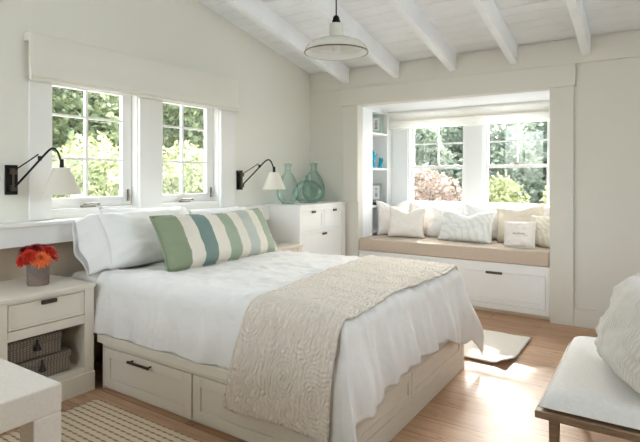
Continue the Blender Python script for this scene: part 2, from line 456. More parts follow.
# ------------------------------------------------------------------ nook shell
YN = .84
SHY = (.33, .715); SHZ = (.60, 2.035)
b = MB()
b.box(.30, NX0, .10, SHY[0], 0, 2.2); b.box(.30, NX0, SHY[1], YN + .02, 0, 2.2)
b.box(.30, NX0, SHY[0], SHY[1], 0, SHZ[0]); b.box(.30, NX0, SHY[0], SHY[1], SHZ[1], 2.2); b.box(.24, .30, .10, YN + .02, 0, 2.2)
struct(b.build('wall_nook_left', M['nook'], weld=.0005))
struct(box(NX1, NX1 + .14, .10, YN + .02, 0, 2.2).build('wall_nook_right', M['nook']))
NW = [(.862, 1.562), (1.752, 2.456)]; NWZ = (.92, 1.99)
b = MB(); xs = [.24, NW[0][0], NW[0][1], NW[1][0], NW[1][1], NX1 + .14]
for i in (0, 2, 4): b.box(xs[i], xs[i+1], YN, YN + .14, 0, 2.2)
for a, c in NW: b.box(a, c, YN, YN + .14, 0, NWZ[0]); b.box(a, c, YN, YN + .14, NWZ[1], 2.2)
struct(b.build('wall_nook_back', M['nook'], weld=.0005))
struct(box(.24, NX1 + .14, .10, YN + .14, NZ1, 2.3).build('ceiling_nook', M['nook']))
for (a, c) in ((NX0 + .01, NW[0][0]), (NW[0][1], NW[1][0]), (NW[1][1], NX1 - .005)):
    trim(box(a + .02, c, YN - .016, YN, .88, 1.85), 'nook')
trim(box(NX0 + .01, NX1 - .01, YN - .035, YN, .865, .895), 'nook')

# double-hung windows of the nook
def double_hung(name, x0, x1):
    w = senv(name, ((x0 + x1) / 2, YN, NWZ[0]))
    z0, z1 = NWZ; zm = 1.395; y0 = YN + .03; y1 = YN + .06; y2 = YN + .09
    f = MB()
    f.box(x0, x0 + .02, YN, YN + .12, z0, z1); f.box(x1 - .02, x1, YN, YN + .12, z0, z1)
    f.box(x0 + .02, x1 - .02, YN, YN + .12, z0, z0 + .02); f.box(x0 + .02, x1 - .02, YN, YN + .12, z1 - .02, z1)
    f.build('window_frame', M['nook'], w, bevel=.002)
    a, c = x0 + .02, x1 - .02
    l = MB(); l.box(a, a + .03, y0, y1, z0 + .02, zm + .02).box(c - .03, c, y0, y1, z0 + .02, zm + .02)
    l.box(a + .03, c - .03, y0, y1, z0 + .02, z0 + .075).box(a + .03, c - .03, y0, y1, zm - .015, zm + .02)
    ls = l.build('lower_sash', M['nook'], w, bevel=.002)
    box(a + .025, c - .025, y0 + .012, y0 + .016, z0 + .07, zm - .01).build('pane', M['pane'], ls)
    u = MB(); u.box(a, a + .03, y1, y2, zm - .012, z1 - .02).box(c - .03, c, y1, y2, zm - .012, z1 - .02)
    u.box(a + .03, c - .03, y1, y2, zm - .012, zm + .022).box(a + .03, c - .03, y1, y2, z1 - .06, z1 - .02)
    us = u.build('upper_sash', M['nook'], w, bevel=.002)
    xm = (a + c) / 2
    g = MB(); g.box(xm - .008, xm + .008, y1 + .004, y2 - .004, zm + .022, z1 - .06)
    g.box(a + .03, xm - .008, y1 + .004, y2 - .004, 1.665, 1.681).box(xm + .008, c - .03, y1 + .004, y2 - .004, 1.665, 1.681)
    g.build('muntin', M['nook'], us)
    box(a + .025, c - .025, y1 + .012, y1 + .016, zm + .02, z1 - .055).build('pane', M['pane'], us)
    k = MB(); k.box(xm - .025, xm + .025, y0 + .002, y1 - .002, zm + .02, zm + .032).box(xm - .006, xm + .03, y0 + .005, y0 + .018, zm + .032, zm + .04)
    k.build('sash_lock', M['steel'], w)
double_hung('window_3', *NW[0]); double_hung('window_4', *NW[1])

# casement windows of the left wall
def casement(name, y0, y1):
    w = senv(name, (0, (y0 + y1) / 2, WZ[0]))
    z0, z1 = WZ; xa, xb = -.110, -.070
    f = MB()
    f.box(-.16, -.005, y0, y0 + .008, z0, z1).box(-.16, -.005, y1 - .008, y1, z0, z1)
    f.box(-.16, -.005, y0 + .008, y1 - .008, z0, z0 + .028).box(-.16, -.005, y0 + .008, y1 - .008, z1 - .022, z1)
    f.build('window_frame', M['trim'], w, bevel=.002)
    a, c = y0 + .009, y1 - .009; b0, b1 = z0 + .03, z1 - .024; sl = .028; st = .080
    s = MB(); s.box(xa, xb, a, a + sl, b0, b1).box(xa, xb, c - st, c, b0, b1)
    s.box(xa, xb, a + sl, c - st, b0, b0 + .068).box(xa, xb, a + sl, c - st, b1 - .06, b1)
    so = s.build('sash', M['trim'], w, bevel=.003)
    ga, gc = a + sl, c - st; gm = (ga + gc) / 2 - .01; zb, zt_ = b0 + .068, b1 - .06
    g = MB(); g.box(xa + .006, xb - .006, gm - .009, gm + .009, zb, zt_)
    for zq in (1.409, 1.71):
        g.box(xa + .006, xb - .006, ga, gm - .009, zq - .008, zq + .008).box(xa + .006, xb - .006, gm + .009, gc, zq - .008, zq + .008)
    g.build('muntin', M['trim'], so)
    box(xa + .018, xa + .022, ga - .004, gc + .004, zb - .004, zt_ + .004).build('pane', M['pane'], so)
    ym = (y0 + y1) / 2 - .06
    k = MB(); k.box(-.04, -.006, ym - .05, ym + .05, z0 + .028, z0 + .042)
    k.tube([(-.015, ym - .04, z0 + .05), (-.008, ym + .01, z0 + .056), (-.004, ym + .07, z0 + .05)], .006, 8)
    k.lathe([(0, 0), (.012, 0), (.012, .018), (0, .02)], (-.004, ym + .07, z0 + .042), 12)
    k.build('crank_handle', M['steel'], w, smooth=True)
    k = MB(); k.box(xb, xb + .014, y1 - .05, y1 - .036, z0 + .06, z0 + .15)
    k.tube([(xb + .014, y1 - .043, z0 + .12), (xb + .03, y1 - .046, z0 + .10), (xb + .03, y1 - .05, z0 + .07)], .005, 8)
    k.build('window_latch', M['steel'], w)
casement('window_1', *W1); casement('window_2', *W2)
for a, c in ((-3.175, W1[0]), (W1[1], W2[0]), (W2[1], -1.285)):
    trim(box(0, .024, a, c, 1.0, 1.893), 'trim')
for i, (a, c) in enumerate(RW_FILL):
    w = senv('window_%d' % (5 + i), (XR, (a + c) / 2, RZ[0]))  # unseen right-wall window, added for fill daylight
    f = MB()
    f.box(XR + .03, XR + .1, a, a + .05, *RZ).box(XR + .03, XR + .1, c - .05, c, *RZ)
    f.box(XR + .03, XR + .1, a + .05, c - .05, RZ[0], RZ[0] + .06).box(XR + .03, XR + .1, a + .05, c - .05, RZ[1] - .05, RZ[1])
    f.box(XR + .04, XR + .09, (a + c) / 2 - .02, (a + c) / 2 + .02, RZ[0] + .06, RZ[1] - .05)
    f.build('window_frame', M['trim'], w, bevel=.003)
    box(XR + .06, XR + .065, a + .045, c - .045, RZ[0] + .05, RZ[1] - .04).build('pane', M['pane'], w)
for i, (x0, x1) in enumerate(BW_FILL):
    w = senv('window_%d' % (8 + i), ((x0 + x1) / 2, YB, BZ_[0])); f = MB(); z0, z1 = BZ_  # unseen back-wall windows, added for fill daylight
    f.box(x0, x0 + .05, YB - .1, YB - .03, z0, z1).box(x1 - .05, x1, YB - .1, YB - .03, z0, z1).box(x0 + .05, x1 - .05, YB - .1, YB - .03, z0, z0 + .06).box(x0 + .05, x1 - .05, YB - .1, YB - .03, z1 - .05, z1)
    f.box((x0 + x1) / 2 - .02, (x0 + x1) / 2 + .02, YB - .09, YB - .04, z0 + .06, z1 - .05)
    f.build('window_frame', M['trim'], w, bevel=.003)
    box(x0 + .045, x1 - .045, YB - .067, YB - .063, z0 + .05, z1 - .04).build('pane', M['pane'], w)
# tan panel behind the nightstands and the headboard ledge
trim(box(0, .012, -4.2, -.895, .62, .86), 'tan', 0)
t = thing('headboard_ledge', 'long white wall ledge under the casement windows, behind the bed', 'shelf', (0, -2.5, .85))
box(.013, .125, -4.2, -.893, .852, .972).build('fascia', M['trim'], t, bevel=.003)
box(.0, .14, -4.2, -.893, .972, .997).build('ledge_top', M['trim'], t, bevel=.004)

# ------------------------------------------------------------------ roman shades
def roman(name, label, axis, a0, a1, face, z0, z1, depth, m):
    """face = coordinate of the wall face; the shade stands depth proud of it."""
    t = thing(name, label, 'window shade', ((face, (a0 + a1) / 2, z0) if axis == 'y' else ((a0 + a1) / 2, face, z0)))
    s = 1 if axis == 'y' else -1
    prof = [(0, z1), (.8, z1), (.86, z1 - .02), (.84, z1 - .12), (.80, z0 + .13), (.9, z0 + .075), (.98, z0 + .045), (1.0, z0 + .025), (.9, z0 + .022), (.94, z0 + .012), (.9, z0), (.7, z0), (.62, z0 + .05), (.6, z1 - .05), (0, z1 - .05)]
    poly = [(face + s * depth * p, z) for p, z in prof]
    bm_ = MB()
    if axis == 'y': bm_.prism(poly, 'y', a0, a1)
    else:
        front = poly[1:12]
        bm_.grid(lambda u, v: (a0 + (a1 - a0) * v, front[round(u * 10)][0], front[round(u * 10)][1]), 10, 20)
    o = bm_.build('shade_cloth', m, t, smooth=True, angle=50)
    if axis == 'x': box(a0, a1, face - .115, face - .0005, z1 - .022, z1 - .001).build('head_rail', M['nook'], t)
    return t
roman('roman_shade', 'wide off-white roman shade drawn up across the tops of both casement windows', 'y', -3.2, -1.30, .0005, 1.895, 2.2, .098, M['shadecloth'])
roman('roman_shade', 'white roman shade drawn up at the top of the window seat nook', 'x', .66, 2.57, .8395, 1.852, 2.061, .115, M['nookshade'])

# ------------------------------------------------------------------ cabinet fronts
def front(kind, parent, axis, face, a0, a1, z0, z1, m, rail=.05, depth=.02, inset=.007):
    """shaker front: frame proud of a recessed panel; axis = the direction it runs along; face = outer plane, sign outwards"""
    f = MB(); face_, sg = face
    p0, p1 = sorted((face_, face_ - sg * depth)); q0, q1 = sorted((face_ - sg * inset, face_ - sg * depth))
    def bx(u0, u1, w0, w1, lo, hi):
        if axis == 'y': f.box(lo, hi, u0, u1, w0, w1)
        else: f.box(u0, u1, lo, hi, w0, w1)
    bx(a0, a0 + rail, z0, z1, p0, p1); bx(a1 - rail, a1, z0, z1, p0, p1)
    bx(a0 + rail, a1 - rail, z0, z0 + rail, p0, p1); bx(a0 + rail, a1 - rail, z1 - rail, z1, p0, p1)
    bx(a0 + rail, a1 - rail, z0 + rail, z1 - rail, q0, q1)
    return f.build(kind, m, parent, bevel=.002)

def pull(parent, axis, face, c, z, w, m, drop=.03):
    """bar pull on two posts"""
    f = MB(); fc, sg = face
    def P(u, out, zz): return (fc + sg * out, u, zz) if axis == 'y' else (u, fc + sg * out, zz)
    f.tube([P(c - w/2, 0, z), P(c - w/2, .026, z)], .0055, 8); f.tube([P(c + w/2, 0, z), P(c + w/2, .026, z)], .0055, 8)
    f.tube([P(c - w/2 - .012, .028, z), P(c + w/2 + .012, .028, z)], .008, 8)
    return f.build('handle', m, parent, smooth=True)
def edge_pull(parent, axis, face, c, z, w, m):
    """tab pull hooked over the top edge of a drawer"""
    f = MB(); fc, sg = face
    lo, hi = sorted((fc, fc + sg * .016))
    if axis == 'y': f.box(lo, hi, c - w/2, c + w/2, z - .022, z)
    else: f.box(c - w/2, c + w/2, lo, hi, z - .022, z)
    return f.build('handle', m, parent, bevel=.003)

# ------------------------------------------------------------------ window seat
t = thing('window_seat', 'built-in white window seat with deep drawers in the nook', 'bench', (1.6, .3, 0))
b = MB(); fy = .02
b.box(NX0, NX1, fy + .02, YN - .03, .04, .455)
b.box(NX0, NX0 + .035, fy, fy + .02, .04, .455).box(NX1 - .042, NX1, fy, fy + .02, .04, .455).box(1.60, 1.635, fy, fy + .02, .04, .455)
for a, c in ((NX0 + .035, 1.60), (1.635, NX1 - .042)): b.box(a, c, fy, fy + .02, .39, .455).box(a, c, fy, fy + .02, .04, .09)
b.build('carcass', M['nook'], t, bevel=.002)
box(NX0 + .01, NX1 - .01, .07, .3, 0, .04).build('toe_kick', M['cab'], t)
box(NX0, NX1, 0.004, YN - .03, .455, .477).build('seat_board', M['nook'], t, bevel=.003)
for a, c in ((NX0 + .038, 1.597), (1.638, NX1 - .045)):
    d = front('drawer', t, 'x', (fy + .002, -1), a, c, .093, .387, M['nook'], rail=.045, depth=.018, inset=.01)
    edge_pull(d, 'x', (fy + .002, -1), (a + c) / 2 if c < 2 else 2.09, .392, .15, M['bronze'])
# cushion
def cushion_mesh(x0, x1, y0, y1, z0, z1, r=.025, crown=.008):
    b = MB(); nx, ny = 40, 16
    def prof(u, v, top):
        x = x0 + (x1 - x0) * u; y = y0 + (y1 - y0) * v
        return x, y
    # rounded box from a bevelled cube plus crown
    b.box(x0, x1, y0, y1, z0, z1)
    return b
cu = cushion_mesh(NX0 + .006, NX1 - .006, 0.0, YN - .04, .479, .611)
o = cu.build('seat_cushion', M['linen'], bevel=.014, seg=4, org=(1.6, .4, .479))
tag(o, 'long beige linen seat cushion on the window seat', 'cushion')

# bookcase let into the left side of the nook
t = thing('built_in_bookcase', 'narrow white built-in bookcase in the left side of the nook', 'bookcase', (.5, .52, SHZ[0]))
box(.302, .312, SHY[0] + .002, SHY[1] - .002, SHZ[0], SHZ[1]).build('back_panel', M['shelfgrey'], t)
for z in (1.80, 1.386, .949, .653):
    box(.312, NX0 - .004, SHY[0] + .002, SHY[1] - .002, z - .024, z).build('shelf', M['nook'], t, bevel=.002)
def picture(label, name, loc, w, h, yaw, lean, fm, pm):
    t = thing(name, label, 'picture', loc, local=True)
    b = MB(); r = .028
    b.box(-w/2, -w/2 + r, -.008, .008, 0, h).box(w/2 - r, w/2, -.008, .008, 0, h).box(-w/2 + r, w/2 - r, -.008, .008, 0, r).box(-w/2 + r, w/2 - r, -.008, .008, h - r, h)
    b.build('frame', fm, t, bevel=.003)
    b = MB(); b.box(-w/2 + r, w/2 - r, -.002, .004, r, h - r); b.build('mat_board', M['trim'], t)
    b = MB(); b.box(-w/2 + r + .025, w/2 - r - .025, -.004, -.002, r + .025, h - r - .025); b.build('print', pm, t)
    t.rotation_euler = Euler((lean, 0, yaw)); return t
picture('small pale green framed photograph on the top nook shelf', 'framed_photograph', (.572, .56, 1.801), .135, .215, math.radians(24), -.10, M['frame'], M['photo'])
picture('silver framed photograph leaning on the third nook shelf', 'framed_photograph', (.572, .565, .985), .135, .22, math.radians(24), -.10, M['framesilver'], M['photob'])
b = MB(); b.box(.40, .635, .47, .69, .95, .983)
tag(b.build('book', M['darkbook'], bevel=.003, org=(.48, .6, .95)), 'black book lying under the silver photograph frame on the nook shelf', 'book')
# turquoise coral ornaments
def coral(loc, h, label, seed):
    rnd = random.Random(seed)
    b = MB()
    b.lathe([(0, 0), (.034, 0), (.034, .012), (.012, .02), (0, .02)], (0, 0, 0), 16)
    def branch(p, d, L, r, n):
        pts = [Vector(p)]; rs = [r]
        for i in range(4):
            d = (Vector(d) + Vector((rnd.uniform(-.25, .25), rnd.uniform(-.25, .25), .15))).normalized()
            pts.append(pts[-1] + d * L / 4); rs.append(r * (1 - .16 * (i + 1)))
        b.tube(pts, rs, 7)
        if n:
            for q in range(2):
                branch(pts[2 + q], d + Vector((rnd.uniform(-.9, .9), rnd.uniform(-.9, .9), .1)), L * .6, r * .7, n - 1)
    for q in range(3): branch((0, 0, .012), (rnd.uniform(-.25, .25), rnd.uniform(-.25, .25), 1), h * .62, .023, 2)
    o = b.build('coral_ornament', M['turq'], smooth=True); o.location = loc
    return tag(o, label, 'ornament', 'coral ornaments on the second nook shelf')
coral((.565, .50, 1.387), .22, 'tall turquoise coral ornament on the second nook shelf', 3)
coral((.585, .635, 1.387), .13, 'short turquoise coral ornament right of the taller one on the nook shelf', 5)

# ------------------------------------------------------------------ dresser in the corner
t = thing('dresser', 'white built-in dresser in the corner holding green glass bottles', 'dresser', (.25, -.445, 0))
DX = .50; DY0, DY1 = -.89, -.032
b = MB(); b.box(.018, DX - .02, DY0, DY1, .0, .982)
b.box(DX - .02, DX, DY0, DY0 + .03, .0, .982).box(DX - .02, DX, DY1 - .03, DY1, 0, .982)
zs = [(.03, .35), (.378, .712), (.742, .945)]
for a, c in ((0, .03), (.35, .378), (.712, .742), (.945, .982)): b.box(DX - .02, DX, DY0 + .03, DY1 - .03, a, c)
b.build('carcass', M['trim'], t, bevel=.002)
box(.016, DX + .012, DY0 - .004, DY1 + .006, .983, 1.005).build('dresser_top', M['trim'], t, bevel=.003)
ym = (DY0 + DY1) / 2
for a, c in zs[:2]:
    d = front('drawer', t, 'y', (DX - .002, 1), DY0 + .033, DY1 - .033, a + .003, c - .003, M['trim'], rail=.04, depth=.016, inset=.005)
    edge_pull(d, 'y', (DX - .002, 1), ym, c - .004, .07, M['bronze'])
for s in (-1, 1):
    a, c = (DY0 + .033, ym - .003) if s < 0 else (ym + .003, DY1 - .033)
    d = front('drawer', t, 'y', (DX - .002, 1), a, c, .745, .942, M['trim'], rail=.035, depth=.016, inset=.005)
    edge_pull(d, 'y', (DX - .002, 1), (a + c) / 2, .942, .06, M['bronze'])

# bottles
def bottle(loc, R, H, neck_r, neck_h, shoulder, label):
    prof = [(0, .012), (R * .35, .004), (R * .52, 0)]
    bh = H - neck_h; zc = bh * (.42 if shoulder > .7 else .36)
    for i in range(1, 27):
        z = bh * i / 27
        if z < zc: r = max(R * .60, R * (1 - ((zc - z) / zc) ** 2.4) ** .5)
        else:
            q = (z - zc) / (bh - zc)
            r = neck_r + (R - neck_r) * ((1 - q ** 2) ** .62 if shoulder > .7 else (1 - q ** 1.7) ** .85)
        prof.append((r, z))
    prof += [(neck_r, bh), (neck_r * .92, bh + neck_h * .6), (neck_r * 1.05, bh + neck_h * .72), (neck_r * 1.3, bh + neck_h * .76), (neck_r * 1.3, H - .006), (neck_r * 1.1, H), (neck_r * .8, H - .002), (neck_r * .75, bh)]
    b = MB(); b.lathe(prof, (0, 0, 0), 48)
    o = b.build('glass_bottle', M['bottle'], smooth=True); o.location = loc
    return tag(o, label, 'bottle', 'green glass bottles on the dresser')
bottle((.29, -.455, 1.0055), .160, .29, .028, .05, .75, 'squat round green glass demijohn in front on the corner dresser')
bottle((.235, -.735, 1.0055), .112, .41, .032, .085, .62, 'tall green glass bottle beside the wall lamp shade on the dresser')
bottle((.15, -.145, 1.0055), .128, .43, .034, .085, .62, 'tall green glass bottle in the corner, right of the round one')

# ------------------------------------------------------------------ nightstands
NSX = .53; NSZ = .64
def nightstand(y0, y1, label, deep=True):
    t = thing('nightstand', label, 'nightstand', ((NSX) / 2, (y0 + y1) / 2, 0))
    b = MB()
    b.box(.013, NSX, y0, y0 + .06, .09, .617); b.box(.013, NSX, y1 - .06, y1, .09, .617)
    b.box(.013, .03, y0 + .06, y1 - .06, .09, .617)
    b.box(.03, NSX, y0 + .06, y1 - .06, .09, .145)
    b.box(.03, NSX, y0 + .06, y1 - .06, .41, .462)
    b.box(.03, NSX, y0 + .06, y1 - .06, .603, .617)
    b.box(.013, NSX, y0, y1, 0, .09)
    b.build('carcass', M['cab'], t, bevel=.002)
    box(NSX, NSX + .012, y0, y1, 0, .115).build('plinth', M['cab'], t, bevel=.003)
    box(.013, NSX + .014, y0 - .004, y1 + .004, .618, NSZ).build('top', M['cab'], t, bevel=.003)
    d = front('drawer', t, 'y', (NSX + .0, 1), y0 + .064, y1 - .064, .466, .60, M['cab'], rail=.014, depth=.018, inset=.004)
    edge_pull(d, 'y', (NSX, 1), (y0 + y1) / 2, .598, .085, M['bronze'])
    return t
nightstand(-3.60, -3.052, 'cream nightstand left of the bed with a drawer over an open cubby')
nightstand(-1.455, -.90, 'white nightstand between the bed and the corner dresser')

# wicker baskets in the cubby
def basket(loc, w, d, h, label):
    t = thing('wicker_basket', label, 'basket', loc, group='stacked wicker baskets', local=True)
    box(-d/2, d/2, -w/2, w/2, 0, h * .68).build('body', M['wicker'], t, bevel=.008)
    box(-d/2 - .005, d/2 + .005, -w/2 - .005, w/2 + .005, h * .68, h).build('lid', M['wicker'], t, bevel=.008)
    k = MB(); k.lathe([(0, .0), (.02, .0), (.014, .02), (.006, .034), (0, .036)], (d/2 + .014, 0, h * .42), 12)
    k.box(d/2 + .005, d/2 + .012, -.006, .006, h * .5, h * .9)
    k.build('latch', M['darkbook'], t)
    return t
basket((.29, -3.345, .1455), .335, .40, .122, 'lower of the two grey wicker baskets in the nightstand cubby')
basket((.285, -3.365, .2685), .29, .38, .115, 'upper wicker basket, stacked on another in the nightstand cubby')

# pot with dahlias
PX, PY = .30, -3.265
b = MB(); b.lathe([(0, 0), (.055, 0), (.059, .01), (.063, .125), (.065, .128), (.062, .131), (.058, .128), (.054, .02), (0, .018)], (0, 0, 0), 32)
o = b.build('flower_pot', M['stone'], smooth=True); o.location = (PX, PY, NSZ + .0005)
tag(o, 'grey stoneware pot holding red and orange dahlias on the nightstand', 'vase')
def dahlia(off, R, m, label, seed):
    rnd = random.Random(seed)
    c = Vector((PX, PY, NSZ + .115)) + Vector(off)
    t = thing('dahlia', label, 'flower', c, group='dahlias in the stoneware pot')
    axis = (Vector((off[0], off[1], .075 + off[2] * .6))).normalized()
    q = Vector((0, 0, 1)).rotation_difference(axis)
    b = MB()
    for ring in range(7):
        el = math.radians(-15 + ring * 15); n = 20 - ring * 2; L = R * (1 - ring * .085)
        for k in range(n):
            a = 2*PI*(k + .5*(ring % 2)) / n + rnd.uniform(-.07, .07)
            L2 = L * rnd.uniform(.92, 1.05)
            wd = L2 * .125
            dr = Vector((math.cos(a)*math.cos(el), math.sin(a)*math.cos(el), math.sin(el)))
            sd = Vector((-math.sin(a), math.cos(a), 0)); up = dr.cross(sd) * -1
            def P(f, s_, u): return c + q @ (dr * (L2 * f) + sd * (wd * s_) + up * (L2 * u))
            rows = [(.1, .35, 0), (.5, .9, -.02), (.8, .8, .03), (1.0, .12, .1)]
            vs = []
            for f, s_, u in rows: vs.append([b.bm.verts.new(P(f, -s_, u + .06)), b.bm.verts.new(P(f, 0, u - .02)), b.bm.verts.new(P(f, s_, u + .06))])
            for r0, r1 in zip(vs, vs[1:]):
                b.bm.faces.new((r0[0], r0[1], r1[1], r1[0])); b.bm.faces.new((r0[1], r0[2], r1[2], r1[1]))
    b.build('petals', m, t, smooth=True, angle=180)
    s = MB(); s.tube([c - q @ Vector((0, 0, R*.1)), c * .6 + Vector((PX, PY, NSZ + .06)) * .4, Vector((PX + off[0]*.3, PY + off[1]*.3, NSZ + .03))], .004, 7)
    s.build('stem', M['stem'], t, smooth=True)
    k = MB(); k.lathe([(0, 0), (R*.2, R*.04), (R*.2, R*.1), (0, R*.2)], c, 12); k.build('flower_centre', m, t, smooth=True)
dahlia((.062, -.018, .050), .068, M['orange'], 'orange dahlia at the front of the pot', 1)
dahlia((-.005, -.018, .098), .064, M['red'], 'dark red dahlia at the top of the bunch', 2)
dahlia((.012, .07, .06), .058, M['redor'], 'scarlet dahlia leaning right towards the bed', 3)
dahlia((.0, -.085, .048), .055, M['redor'], 'scarlet dahlia at the far left of the bunch', 4)
dahlia((-.05, .045, .085), .058, M['red'], 'dark red dahlia at the back right of the bunch', 5)
dahlia((-.045, -.05, .088), .056, M['red'], 'dark red dahlia at the back left of the bunch', 6)
dahlia((.048, .042, .088), .05, M['redor'], 'small scarlet dahlia just right above the orange one', 7)
dahlia((.04, -.075, .075), .05, M['redor'], 'small scarlet dahlia just left of the orange one', 8)
b = MB()
for k in range(4):
    a = k * 1.6 + .3; p0 = Vector((PX + .05*math.cos(a), PY + .05*math.sin(a), NSZ + .125)); d = Vector((math.cos(a), math.sin(a), .15)); sd = Vector((-math.sin(a), math.cos(a), 0)) * .014
    v = [b.bm.verts.new(p) for p in (p0, p0 + d*.025 + sd, p0 + d*.055 + Vector((0, 0, -.008)), p0 + d*.025 - sd)]
    b.bm.faces.new(v)
# ------------------------------------------------------------------ wall lamps
def sconce(loc, label):
    t = thing('wall_lamp', label, 'lamp', loc, group='swing arm wall lamps', local=True)
    box(.0, .018, -.036, .036, -.093, .093).build('backplate', M['black'], t, bevel=.003)
    k = MB()
    for z in (.052, -.052): k.box(.018, .05, -.02, .02, z - .018, z + .018)
    k.tube([(.034, 0, -.07), (.034, 0, .07)], .006, 8)
    k.build('bracket', M['bronze'], t, bevel=.003)
    ex, ey = SH[0], SH[1]
    d = Vector((ex, ey, 0)); L = d.length; d.normalize()
    def P(f, z): return Vector((.034, 0, 0)) + d * (L * f) + Vector((0, 0, z))
    pts = [P(0, -.055), P(.30, .042), P(.60, .140), P(.68, .166), P(.75, .186), P(.81, .196), P(.87, .192), P(.92, .172), P(.965, .135), P(1.0, .085)]
    k = MB(); k.tube(pts, .0065, 10); k.build('arm', M['black'], t, smooth=True)
    k = MB(); k.tube([P(0, .055), P(.26, .105), P(.52, .158)], .0045, 8)
    k.lathe([(0, -.014), (.011, -.014), (.011, .014), (0, .014)], P(.55, .134), 10)
    k.build('stay_rod', M['black'], t, smooth=True)
    c = P(1.0, 0)
    k = MB(); k.lathe([(.046, .075), (.112, -.088), (.1105, -.088), (.0445, .075)], c, 40, closed=True)
    sh = k.build('lamp_shade', M['lampshade'], t, smooth=True, angle=60)
    k = MB(); k.lathe([(0, .128), (.012, .128), (.014, .06), (.018, .02), (0, .02)], c, 16)
    for j in range(3):
        a = j * 2*PI/3; k.tube([c + Vector((0, 0, .07)), c + Vector((.045*math.cos(a), .045*math.sin(a), .072))], .002, 6)
    k.build('lamp_holder', M['black'], t, smooth=True)
    k = MB(); k.lathe([(0, -.045), (.018, -.038), (.026, -.015), (.02, .008), (.012, .02), (0, .02)], c, 16)
    k.build('bulb', M['enamelin'], t, smooth=True)
    return t
SH = (.28, .150)
s1 = sconce((0, -3.28, 1.262), 'black swing arm wall lamp with a white shade above the left nightstand')
dup(s1, (0, -1.205, 1.25), None, 'black swing arm wall lamp with a white shade left of the green glass bottles')

# ------------------------------------------------------------------ bed
BX0, BX1, BY0, BY1 = .015, 2.285, -3.014, -1.475
t = thing('bed', 'white platform bed with drawers in its base', 'bed', ((BX0 + BX1) / 2, (BY0 + BY1) / 2, 0))
b = MB()
b.box(.56, BX1 - .03, BY0 + .03, BY1 - .01, .0, .278)
b.box(.56, .575, BY0, BY0 + .03, .0, .278)
b.box(BX1 - .03, BX1, BY0, BY0 + .06, .0, .278)
b.box(BX1 - .03, BX1, BY1 - .05, BY1, .0, .278)
b.box(.575, BX1 - .03, BY0, BY0 + .03, .255, .278).box(.575, BX1 - .03, BY0 + .015, BY0 + .03, 0, .02)
b.box(BX1 - .03, BX1, BY0 + .06, BY1 - .05, .25, .278).box(BX1 - .03, BX1, BY0 + .06, BY1 - .05, .0, .10)
b.build('base', M['cab'], t, bevel=.002)
b = MB(); b.box(.535, BX1 + .022, BY0 - .022, BY1 + .01, .279, .332)
b.build('platform_rail', M['cab'], t, bevel=.005)
for a, c in ((.580, 1.340), (1.352, 2.12)):
    d = front('drawer', t, 'x', (BY0 - .002, -1), a, c, .018, .252, M['cab'], rail=.055, depth=.018, inset=.007)
    pull(d, 'x', (BY0 - .002, -1), a + .355, .222, .16, M['bronze'])
ys = [BY0 + .063, -2.36, -1.72, BY1 - .053]
ys = [BY0 + .063, -2.345, BY1 - .053]
for a, c in zip(ys, ys[1:]):
    front('foot_panel', t, 'y', (BX1 - .001, 1), a + .003, c - .003, .103, .248, M['cab'], rail=.04, depth=.018, inset=.006)
b = MB(); b.box(.13, 2.262, BY0 + .035, BY1 - .02, .333, .655)
b.build('mattress', M['mattress'], t, bevel=.045, seg=4)
b = MB(); b.box(.02, .125, BY0 + .0, BY1, .0, .60)
b.build('headboard', M['cab'], t, bevel=.006)

# bedding draped by one function
EX, EYN, EYF, ZT = 2.275, -3.012, -1.475, .674
def prof(d, r):
    """d = arc distance past the start of the rounding; returns (advance past edge-r, drop)"""
    if d <= 0: return d, 0.0
    if d < PI * r / 2: return r * math.sin(d / r), r * (1 - math.cos(d / r))
    return r, r + d - PI * r / 2
def drape(s, tt, off=0.0, puff=1.0, corner=True):
    r = .085 + off
    ax, dx = prof(s - (EX - .085), r)
    X = EX - .085 + ax
    if tt < (EYN + EYF) / 2:
        ay, dy = prof((EYN + .085) - tt, r); Y = EYN + .085 - ay; sg = -1
    else:
        ay, dy = prof(tt - (EYF - .085), r); Y = EYF - .085 + ay; sg = 1
    drop = math.hypot(dx, dy) if min(dx, dy) > 0 else max(dx, dy)
    # loft on top
    top = ZT + off + puff * .014 * fbm(X * 3.1, Y * 3.3, .3) + puff * .006 * fbm(X * 9, Y * 8, 2)
    w1 = 1 - abs(fbm(X * 3.3 + Y * 2.2, Y * 5.5 - X * 1.2, 11)); w2 = 1 - abs(fbm(X * 7 - Y * 3, Y * 4 + X * 5, 21))
    top += puff * (.016 * max(0, w1 - .8) * 5 * .7 + .010 * max(0, w2 - .82) * 5) * .8
    top += .010 * sstep(X, .4, 1.6) - .010 * sstep(X, 1.9, 2.3)
    # hanging: flare and folds
    hx = sstep(dx, .05, .34); hy = sstep(dy, .05, .34)
    foldy = .020 * math.sin(X * 15 + 1.3 * math.sin(X * 4.3)) + .013 * math.sin(X * 34 + 2) + .03 * fbm(X * 4, drop * 2.5, 7) + .018 * max(0, .2 - abs(fbm(X * 3.2 + drop * 1.6, drop * 2 - X, 17))) * 5
    foldx = .014 * math.sin(Y * 23 + 1.5 * math.sin(Y * 5.1)) + .010 * math.sin(Y * 47 + 1) + .022 * fbm(Y * 5, drop * 3, 4) + .005 * math.sin(Y * 95 + 3 * math.sin(Y * 11)) * (1 - .5 * hx)
    Y += sg * hy * ((.022 if sg < 0 else .05) + foldy * puff * (.55 if sg < 0 else 1))
    X += hx * (.058 + foldx * puff)
    m = min(dx, dy)
    if m > 0:
        k = sstep(m, 0, .3) * (.085 if sg > 0 else .10)
        X += k * m / .3 * .3 * 1.2; Y += sg * k * m / .3 * .3 * 1.2
    return Vector((X, Y, top - drop))

